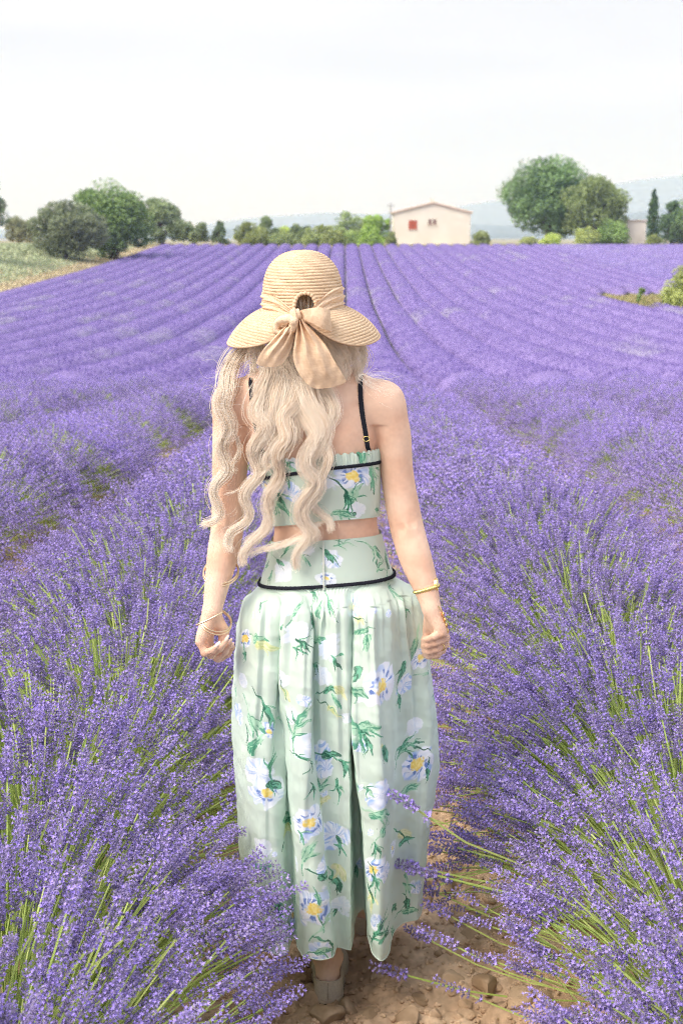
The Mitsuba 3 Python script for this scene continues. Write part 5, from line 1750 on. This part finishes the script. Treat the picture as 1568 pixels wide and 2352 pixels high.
# brim: drooping, cut away at the back
nb, na = 150, 360
fi = np.linspace(-np.pi, np.pi, na)
Lb = np.interp(np.abs(fi), [0, .20, .45, .75, 1.05, 1.5, np.pi], [.010, .036, .068, .096, .110, .110, .104])
Lb = np.convolve(np.pad(Lb, 9, "wrap"), np.ones(19) / 19, "valid") + .004 * np.sin(fi * 3 + 1) * smoothstep(.4, 1, np.abs(fi))
droop = np.interp(np.abs(fi), [0, .5, 1.1, 2.0, np.pi], [.98, .98, .88, .76, .62])
t = np.linspace(0, 1, nb)
Tm, Fm = np.meshgrid(t, fi, indexing="ij")
S = Tm * Lb[None]
ang = droop[None] * (0.42 + 0.95 * Tm) + .05 * np.sin(Fm * 2 + .5) * Tm
dS = np.diff(S, axis=0, prepend=S[:1] * 0)
hor, ver = np.cumsum(np.cos(ang) * dS, 0), np.cumsum(np.sin(ang) * dS, 0)
Smax = Lb.max()
bumpb = .0036 * ridge(S + PITCH_S * Fm / (2 * np.pi))
thick = .0028


def brim_side(extra, b):
    h, v = hor + (bumpb * b + extra) * np.sin(ang), ver - (bumpb * b + extra) * np.cos(ang)
    return np.stack([np.sin(Fm) * (RA * 1.003 + h), -np.cos(Fm) * (RB * 1.003 + h), -v - .001], -1)


up_, dn_ = brim_side(0, 1), brim_side(-thick, 0)
buv = np.stack([Fm.ravel() * .13, S.ravel()], -1)
put(hat_key + "__brim", (hat(up_.reshape(-1, 3)), grid_faces(nb, na)[:, ::-1]), "straw", True, uv=buv)
put(hat_key + "__brim__underside", (hat(dn_.reshape(-1, 3)), grid_faces(nb, na)), "straw", True, uv=buv)
edge = (up_[-1] + dn_[-1]) / 2
put(hat_key + "__brim__edge_binding", tubes([hat(edge)], [.0027], 8), "straw_binding", True)
# ribbon round the crown, drawn together towards the knot
ka = np.linspace(.13, 2 * np.pi - .13, 260)
near_k = np.exp(-(np.minimum(ka, 2 * np.pi - ka) / .50) ** 2)
w = np.linspace(-1, 1, 26)
Wm, Km = np.meshgrid(w, ka, indexing="ij")
halfw = .0195 * (1 - near_k) + .0085 * near_k
mid_z = .022 * (1 - near_k) - .010 * near_k + .004 * np.sin(ka)
zb_ = mid_z[None] + Wm * halfw[None]
fold = .0022 * np.sin(Wm * 7 + Km * 2.2) + .0012 * np.sin(Wm * 15 - Km * 5) + .002 * near_k[None] * np.sin(Wm * 18)
rz = np.interp(np.maximum(zb_, 0), zz[:120], rr[:120])
out = .0052 + fold + .010 * near_k[None] * np.maximum(-zb_, 0) / .02
RVx, RVy = np.sin(Km) * (RA * rz + out), -np.cos(Km) * (RB * rz + out)
rv = np.stack([RVx, RVy, zb_], -1).reshape(-1, 3)
bow = hat_key + "__ribbon"
put(bow, (hat(rv), grid_faces(26, 260)), "burlap", True, uv=np.stack([Km.ravel() * .09, (Wm * .02).ravel()], -1))


# bow: every piece is a strip between two edges drawn where the photograph shows them
def strip(name, left, right, n=60, m=26, puff=0.0, ripples=0.0, seed=0, closed_end=0.0, seedf=3.0):
    """left, right: lists of (px, py, Y). The cloth between them swells towards the camera by puff."""
    L, R = np.array([at(*q) for q in left]), np.array([at(*q) for q in right])
    k = np.linspace(0, 1, n)
    L, R = (CubicSpline(np.linspace(0, 1, len(q)), q)(k) for q in (L, R))
    s = np.linspace(0, 1, m)
    P = L[:, None] * (1 - s)[None, :, None] + R[:, None] * s[None, :, None]
    if closed_end:  # the cut end is rounded
        e = np.clip((k - (1 - closed_end)) / closed_end, 0, 1)
        down = (P[-1] - P[-2]).mean(0)
        down /= np.linalg.norm(down)
        P += (e ** 1.5)[:, None, None] * (np.sin(np.pi * s) ** .6)[None, :, None] * down * .008
    P[..., 1] -= puff * np.sin(np.pi * s)[None] * np.sin(np.pi * np.clip(k * .9 + .1, 0, 1))[:, None]
    g = meshkit.fbm(np.stack([P[..., 0] * 45, P[..., 2] * 22, 0 * P[..., 0] + seed], -1), 3, seed) - .5
    P[..., 1] -= ripples * g + ripples * 1.1 * np.sin(s * seedf * 6 + 2 * k[:, None]) * ((1 - k) ** 1.3)[:, None]
    w = np.linalg.norm(R - L, axis=1).mean()
    ln = np.linalg.norm(np.diff(L, axis=0), axis=1).sum()
    U = np.stack(np.meshgrid(s * w, k * ln), -1).reshape(-1, 2)
    put(bow + "__" + name, (P.reshape(-1, 3), grid_faces(n, m)), "burlap", True, uv=U + seed)
    edge = [P[:, 0], P[:, -1]]
    if closed_end:
        edge.append(P[-1])
    put(bow + "__" + name + "_edge" if False else bow + "__" + name, tubes(edge, [.0011] * len(edge), 5), "burlap", True, uv=None) if False else None
    return P


z3 = lambda x, y, Y: (439 + .32 * x, 551.9 + .32 * y, Y)
KY = 3.006
strip("tail", [z3(712, 585, KY), z3(640, 650, KY - .012), z3(560, 735, KY - .016), z3(505, 800, KY - .012), z3(468, 880, KY - .010)],
      [z3(752, 600, KY - .004), z3(745, 660, KY - .010), z3(728, 745, KY - .010), z3(700, 820, KY - .008), z3(655, 890, KY - .006)], 70, 30, .016, .012, 2, .35)
strip("tail", [z3(762, 575, KY - .006), z3(752, 660, KY - .012), z3(738, 760, KY - .014), z3(735, 860, KY - .014), z3(790, 980, KY - .012), z3(885, 1062, KY - .010)],
      [z3(800, 560, KY - .006), z3(865, 640, KY - .016), z3(955, 740, KY - .020), z3(1020, 850, KY - .018), z3(1075, 940, KY - .014), z3(1112, 1010, KY - .010)], 80, 34, .014, .013, 5, .30)
# loops: out over the top and back underneath, like flattened rolls
def loop(name, path, half, seed):
    """path: (px, py, Y) from the knot out and back again; half: half widths; the cloth's width runs up and down the picture."""
    P = np.array([at(*q) for q in path])
    k = np.linspace(0, 1, 70)
    C = CubicSpline(np.linspace(0, 1, len(P)), P)(k)
    W = np.array([h for h in half], float)
    W = PchipInterpolator(np.linspace(0, 1, len(W)), W, axis=0)(k)
    s = np.linspace(-1, 1, 24)
    V = C[:, None] + W[:, None] * s[None, :, None]
    g = meshkit.fbm(np.stack([V[..., 0] * 50, V[..., 2] * 40, V[..., 1] * 50 + seed], -1), 3, seed) - .5
    V[..., 1] -= .010 * g + .006 * (1 - s ** 2)[None] * np.sin(np.pi * k)[:, None]
    U = np.stack(np.meshgrid(s * .025, k * .16), -1).reshape(-1, 2)
    put(bow + "__" + name, (V.reshape(-1, 3), grid_faces(70, 24)), "burlap", True, uv=U + seed)


# the left loop is a puffed roll that opens towards the camera
u_, v_ = np.meshgrid(np.linspace(0, 2 * np.pi, 80), np.linspace(0, 2 * np.pi, 34, endpoint=True), indexing="ij")
rollr = .0088 * (1 + .22 * np.sin(u_ + 1.2) + .10 * np.sin(u_ * 4 + v_) + .25 * (meshkit.fbm(np.stack([np.cos(u_) * 3, np.sin(u_) * 3, v_], -1), 3, 5) - .5))
wx, wz = .0205 + rollr * np.cos(v_), .0125 + rollr * np.cos(v_)
lx, lz, ly = wx * np.cos(u_), wz * np.sin(u_), -rollr * np.sin(v_) * 1.3 - .006 * np.cos(u_)
cr, sr = math.cos(.42), math.sin(.42)
lc = at(*z3(672, 612, KY - .012))
LV = np.stack([lc[0] + lx * cr - lz * sr, lc[1] + ly, lc[2] + lx * sr + lz * cr], -1)
put(bow + "__loop", (LV.reshape(-1, 3), grid_faces(80, 34)), "burlap", True, uv=np.stack([u_.ravel() * .02, v_.ravel() * .009], -1))
loop("loop", [z3(785, 530, KY - .006), z3(860, 545, KY - .026), z3(940, 560, KY - .030), z3(998, 575, KY - .016), z3(985, 580, KY + .004), z3(900, 560, KY + .008), z3(800, 535, KY + .004)],
     [(0, 0, .008), (-.004, 0, .016), (-.004, 0, .0225), (-.002, 0, .0235), (-.002, 0, .022), (0, 0, .018), (0, 0, .008)], 11)
s = trimesh.creation.icosphere(subdivisions=4, radius=1.0)
v = np.array(s.vertices)
v = v * (1 + .10 * np.sin(v[:, 0:1] * 9 + v[:, 2:3] * 3) + .12 * (meshkit.fbm(v * 2, 3, 2) - .5)[:, None]) * [.0125, .0120, .0155]
put(bow + "__knot", (v + at(*z3(746, 540, KY - .012)), np.array(s.faces)), "burlap", True)
tell(hat_key, "natural straw sun hat with drooping brim and a burlap bow, worn by the woman", "sun hat")

# ------------------------------------------------------------------ hair
scene["hair_strands"] = {"type": "principledthin", "base_color": VC, "roughness": 0.4, "diff_trans": 0.9, "eta": 1.4}
H4 = lambda x, y: (407.7 + .42 * x, 815.4 + .42 * y)
H3 = lambda x, y: (439 + .32 * x, 551.9 + .32 * y)
# each lock: guide through the picture, lift off the body (start, end), half width in px (start, middle, end), strands
LOCKS = [
    ([H3(450, 760), H3(350, 815), H3(290, 900), H3(262, 985), H4(262, 200), H4(240, 285), H4(272, 350), H4(288, 405), H4(242, 480), H4(250, 560), H4(272, 640), H4(205, 705), H4(190, 760), H4(228, 835), H4(238, 880), H4(190, 916), H4(140, 925)], .020, (24, 19, 5), 260),
    ([H3(560, 800), H4(560, 90), H4(510, 180), H4(440, 260), H4(425, 330), H4(500, 385), H4(470, 445), H4(412, 520), H4(440, 600), H4(450, 660), H4(385, 720), H4(362, 790), H4(402, 860), H4(380, 915), H4(290, 960), H4(268, 1010), H4(288, 1065)], .022, (24, 18, 4), 260),
    ([H3(600, 820), H4(520, 80), H4(480, 170), H4(445, 250), H4(460, 320), H4(480, 380), H4(440, 450), H4(420, 540), H4(460, 610), H4(430, 680), H4(380, 740)], .014, (20, 14, 4), 150),
    ([H3(640, 820), H4(610, 100), H4(590, 200), H4(560, 290), H4(560, 350), H4(590, 410), H4(560, 470), H4(510, 520), H4(480, 560), H4(500, 620)], .014, (22, 17, 4), 200),
    ([H3(660, 800), H4(640, 110), H4(685, 200), H4(640, 280), H4(575, 330), H4(590, 400), H4(610, 450), H4(560, 510), H4(540, 580), H4(570, 640), H4(540, 710), H4(490, 770), H4(485, 850), H4(505, 925), H4(450, 990), H4(390, 1040), H4(352, 1090), H4(362, 1145)], .026, (22, 16, 5), 240),
    ([H3(600, 840), H4(560, 160), H4(530, 250), H4(520, 320), H4(500, 400), H4(530, 470), H4(540, 540), H4(560, 600), H4(530, 690), H4(500, 760), H4(520, 800), H4(490, 880), H4(470, 950), H4(400, 1000), H4(375, 1040)], .016, (18, 12, 3), 130),
    ([H3(720, 780), H4(700, 140), H4(720, 240), H4(760, 320), H4(800, 400), H4(760, 480), H4(705, 550), H4(700, 620), H4(765, 690), H4(720, 760), H4(662, 830), H4(660, 900), H4(705, 950), H4(720, 1005), H4(665, 1060), H4(640, 1120), H4(655, 1165)], .028, (24, 20, 5), 300),
    ([H3(740, 780), H4(720, 120), H4(690, 230), H4(700, 300), H4(740, 390), H4(770, 470), H4(740, 540), H4(720, 620), H4(770, 680), H4(770, 740), H4(720, 800), H4(690, 860), H4(720, 930), H4(770, 980), H4(720, 1020), H4(680, 1060)], .022, (24, 18, 4), 240),
    ([H3(780, 800), H4(780, 160), H4(840, 250), H4(855, 320), H4(800, 400), H4(790, 470), H4(830, 560), H4(800, 640), H4(760, 720), H4(730, 800), H4(770, 860), H4(830, 905), H4(835, 960)], .020, (22, 15, 3), 200),
    ([H3(820, 880), H4(800, 200), H4(830, 280), H4(850, 350), H4(820, 440), H4(830, 520), H4(815, 600)], .010, (12, 9, 3), 70),
    ([H3(700, 800), H4(660, 120), H4(640, 200), H4(600, 280), H4(590, 340), H4(640, 380), H4(650, 440), H4(600, 500), H4(560, 560)], .018, (20, 14, 4), 150),
    ([H3(570, 790), H4(540, 60), H4(490, 140), H4(440, 220), H4(450, 280), H4(440, 350), H4(470, 410), H4(460, 470), H4(425, 520)], .018, (22, 14, 4), 150),
    ([H3(740, 700), H4(640, 60), H4(640, 120), H4(660, 190), H4(680, 260), H4(660, 320), H4(700, 380), H4(720, 440)], .012, (26, 18, 5), 160),
    ([H3(540, 770), H3(560, 860), H4(510, 80), H4(490, 150), H4(455, 220), H4(440, 290), H4(460, 340)], .012, (22, 14, 4), 130),
    ([H4(300, 400), H4(330, 470), H4(330, 540), H4(300, 600), H4(320, 640)], .012, (7, 6, 2), 30),
    ([H4(560, 560), H4(520, 600), H4(420, 690), H4(330, 740), H4(260, 760)], .020, (4, 4, 2), 14),
    ([H4(700, 960), H4(760, 930), H4(840, 900)], .012, (6, 5, 2), 20),
    ([H4(720, 990), H4(650, 1010), H4(560, 1040), H4(470, 1060), H4(380, 1100)], .022, (10, 8, 3), 50),
]
BLOND = np.array([[.984, .948, .895], [.972, .918, .85], [.99, .962, .92], [.925, .83, .73], [.986, .952, .905]])
g = np.random.default_rng(404)


def strands(C, W, n, g, colors, r0=.00062, depth=0.45):
    """n strands round the guide C (points), half width W, as thin tubes with a colour each."""
    t = np.gradient(C, axis=0)
    t /= np.linalg.norm(t, axis=1, keepdims=True) + 1e-9
    view = C - EYE
    view /= np.linalg.norm(view, axis=1, keepdims=True)
    side = np.cross(t, view)
    side /= np.linalg.norm(side, axis=1, keepdims=True) + 1e-9
    front = np.cross(side, t)
    m = len(C)
    k = np.linspace(0, 1, m)
    hw = max(3, m // 7)
    ker = np.hanning(2 * hw + 1)
    ker /= ker.sum()
    ends = np.pad(C, ((hw, hw), (0, 0)), "reflect", reflect_type="odd")
    Cs = np.stack([np.convolve(ends[:, q], ker, "valid") for q in range(3)], -1)
    paths, rads, cols = [], [], []
    for _ in range(n):
        a, r = g.uniform(0, 2 * np.pi), min(abs(g.normal()) * .62, 1.7)
        loose = 1 + (g.uniform(.3, 1.2) * k ** 1.5 if g.random() < .18 else 0 * k)
        tw = a + g.uniform(.5, 1.3) * k * 3.0
        ph, f = g.uniform(0, 6.28), g.uniform(3, 7)
        rr_ = r * (1 + .22 * np.sin(k * f + ph)) * loose
        cut = int(m * (1 if g.random() < .45 else g.uniform(.66, 1.0)))
        kk_ = np.clip(k + g.normal() * .011 * np.sin(np.pi * k), 0, 1)
        Cw = Cs + g.uniform(.42, .98) * (C - Cs)
        Ck = np.stack([np.interp(kk_, k, Cw[:, q]) for q in range(3)], -1)
        p = Ck + side * (np.cos(tw) * rr_ * W)[:, None] + front * (np.sin(tw) * rr_ * W * depth)[:, None]
        stray = (.004 * g.normal(size=3)) * (k ** 3)[:, None] + (.0015 * np.sin(k * 25 + ph))[:, None] * side * g.random()
        p = p + stray
        paths.append(p[:cut])
        rads.append(np.linspace(r0, r0 * .45, m)[:cut] * g.uniform(.7, 1.3))
        i = g.integers(len(colors))
        c = colors[i] * g.uniform(.97, 1.006)
        cols.append(np.repeat(np.minimum(c, .992)[None], cut * 3, 0))
    v, f = tubes(paths, rads, 3)
    return v, f, np.vstack(cols)


bs = []
for pts, lift, widths, n in LOCKS:
    q = np.array(pts, float)
    L = np.concatenate([[0], np.cumsum(np.linalg.norm(np.diff(q, axis=0), axis=1))])
    m = max(14, int(L[-1] / 9))
    s_ = np.linspace(0, L[-1], m)
    px, py = (CubicSpline(L, q[:, i])(s_) for i in (0, 1))
    p, hit = surface_at(px, py, 0.0, 3.055)
    # smooth depth: the lock rests on shoulders and back, and hangs free elsewhere
    dep = p[:, 1]
    dep = np.minimum(dep, 3.075)
    kk = np.linspace(0, 1, m)
    for _ in range(3):
        dep = np.minimum(dep, np.convolve(np.pad(dep, 5, "edge"), np.ones(11) / 11, "valid"))
    dep = np.convolve(np.pad(dep, 4, "edge"), np.ones(9) / 9, "valid")
    dep = dep - lift - .006 * np.sin(np.linspace(0, L[-1] / 34, m) + n)
    start = smoothstep(.0, .30, s_ / L[-1])
    top = smoothstep(905, 835, py)
    dep = dep * (1 - top) + (3.105 if px[0] < 590 else 3.055) * top
    C = np.array([at(a, b, Yv) for a, b, Yv in zip(px, py, dep)])
    W = PchipInterpolator([0, .45, 1], np.array(widths) * [.95, .86, 1.0] / 3266.7 * 3.05)(kk)
    v, f, c = strands(C, W, int(n * 1.3), g, BLOND)
    lock = put("person__hair__lock", (v, f), "hair_strands", True, color=c)
# the hair on the head, under the hat, and the shorter side lengths
def cap_point(th, ph, r=1.0):
    return HEAD + np.array([0, -.006, .010]) + np.stack([np.sin(th) * np.cos(ph) * .073, -np.cos(th) * np.cos(ph) * .091, np.sin(ph) * .096], -1) * r


C2 = []
paths, rads, cols = [], [], []
DARKB = np.array([[.62, .45, .28], [.50, .34, .20], [.70, .54, .36]])
for _ in range(1500):
    th = g.uniform(-2.0, 2.0)
    ph = np.linspace(1.2, g.uniform(-.75, -.35), 16)
    p = cap_point(th + .12 * np.sin(ph * 2 + th * 3) * g.uniform(-1, 1), ph, g.uniform(1.0, 1.06))
    if p[-1, 1] < HEAD[1] + .05:
        tail = p[-1] + np.outer(np.linspace(0, 1, 8)[1:], [g.normal() * .012 - .25 * (p[-1, 0] - HEAD[0]), -.012 - .01 * g.random(), -g.uniform(.05, .11)])
        p = np.vstack([p, tail])
    paths.append(p)
    rads.append(np.full(len(p), .00075))
    cc = (DARKB if g.random() < .5 else BLOND)
    cols.append(np.repeat((cc[g.integers(len(cc))] * g.uniform(.85, 1.1))[None], len(p) * 3, 0))
v, f = tubes(paths, rads, 3)
put("person__hair", (v, f), "hair_strands", True, color=np.minimum(np.vstack(cols), .95))
SIDE = [([H3(980, 600), H3(1010, 680), H3(1060, 760), H3(1080, 840), H3(1105, 920), H3(1095, 1000)], 3.075, (16, 17, 6), 200, 0), ([H3(1060, 620), H3(1120, 700), H3(1150, 790), H3(1170, 880), H3(1200, 970)], 3.10, (20, 18, 7), 220, 0),
        ([H3(1150, 650), H3(1200, 740), H3(1232, 820), H3(1225, 890), H3(1200, 960), H3(1210, 1000)], 3.125, (16, 11, 4), 150, 1), ([H3(940, 620), H3(960, 700), H3(990, 770), H3(1040, 850), H3(1080, 930), H3(1050, 1000)], 3.06, (16, 14, 5), 150, 0),
        ([H3(860, 620), H3(850, 720), H3(830, 800), H3(800, 880), H3(780, 960)], 3.055, (28, 26, 12), 200, 1), ([H3(640, 640), H3(620, 730), H3(590, 800), H3(560, 880), H3(520, 960)], 3.06, (34, 30, 16), 220, 1), ([H3(720, 640), H3(720, 730), H3(715, 820), H3(720, 900), H3(730, 980)], 3.05, (26, 24, 12), 180, 1),
        ([H3(520, 740), H3(470, 790), H3(450, 850), H3(440, 920), H3(430, 980)], 3.075, (18, 16, 8), 120, 1)]
for pts, Yd, widths, n, tone in SIDE:
    q = np.array(pts, float)
    m = 26
    px, py = (CubicSpline(np.linspace(0, 1, len(q)), q[:, i])(np.linspace(0, 1, m)) for i in (0, 1))
    p, _ = surface_at(px, py, 0.008, Yd)
    C = np.array([at(a, b, min(Yd, pp[1])) for a, b, pp in zip(px, py, p)])
    W = PchipInterpolator([0, .5, 1], np.array(widths) / 3266.7 * 3.05)(np.linspace(0, 1, m))
    v, f, c = strands(C, W, n, g, BLOND[[0, 2, 4, 2, 1]] if tone else BLOND, depth=.4)
    put("person__hair__lock", (v, f), "hair_strands", True, color=c)
# stray hairs
paths, rads = [], []
for _ in range(90):
    if g.random() < .5:
        s0 = np.array([g.uniform(500, 560), g.uniform(830, 1000)])
        d = np.array([-g.uniform(10, 50), g.uniform(-30, 40)])
    elif g.random() < .5:
        s0 = np.array([g.uniform(820, 850), g.uniform(855, 880)])
        d = np.array([g.uniform(30, 85), g.uniform(-10, 60)])
    else:
        s0 = np.array([g.uniform(490, 760), g.uniform(1000, 1260)])
        d = np.array([g.normal() * 24, g.uniform(10, 50)])
    k = np.linspace(0, 1, 14)
    b = g.normal() * 14
    q = s0 + np.outer(k, d) + np.outer(np.sin(k * 3) * b, [-d[1], d[0]] / np.linalg.norm(d))
    Yv = 3.0 + g.uniform(-.03, .03)
    paths.append(np.array([at(a, c_, Yv) for a, c_ in q]))
    rads.append(np.linspace(.00028, .00016, 14))
v, f = tubes(paths, rads, 3)
put("person__hair__stray_hairs", (v, f), "hair_strands", True, color=np.repeat(BLOND[2][None] * .95, len(v), 0))
labels["person__hair__stray_hairs"] = {"kind": "stuff"}
labels["person__hair"] = {"label": "long wavy pale blonde hair"}
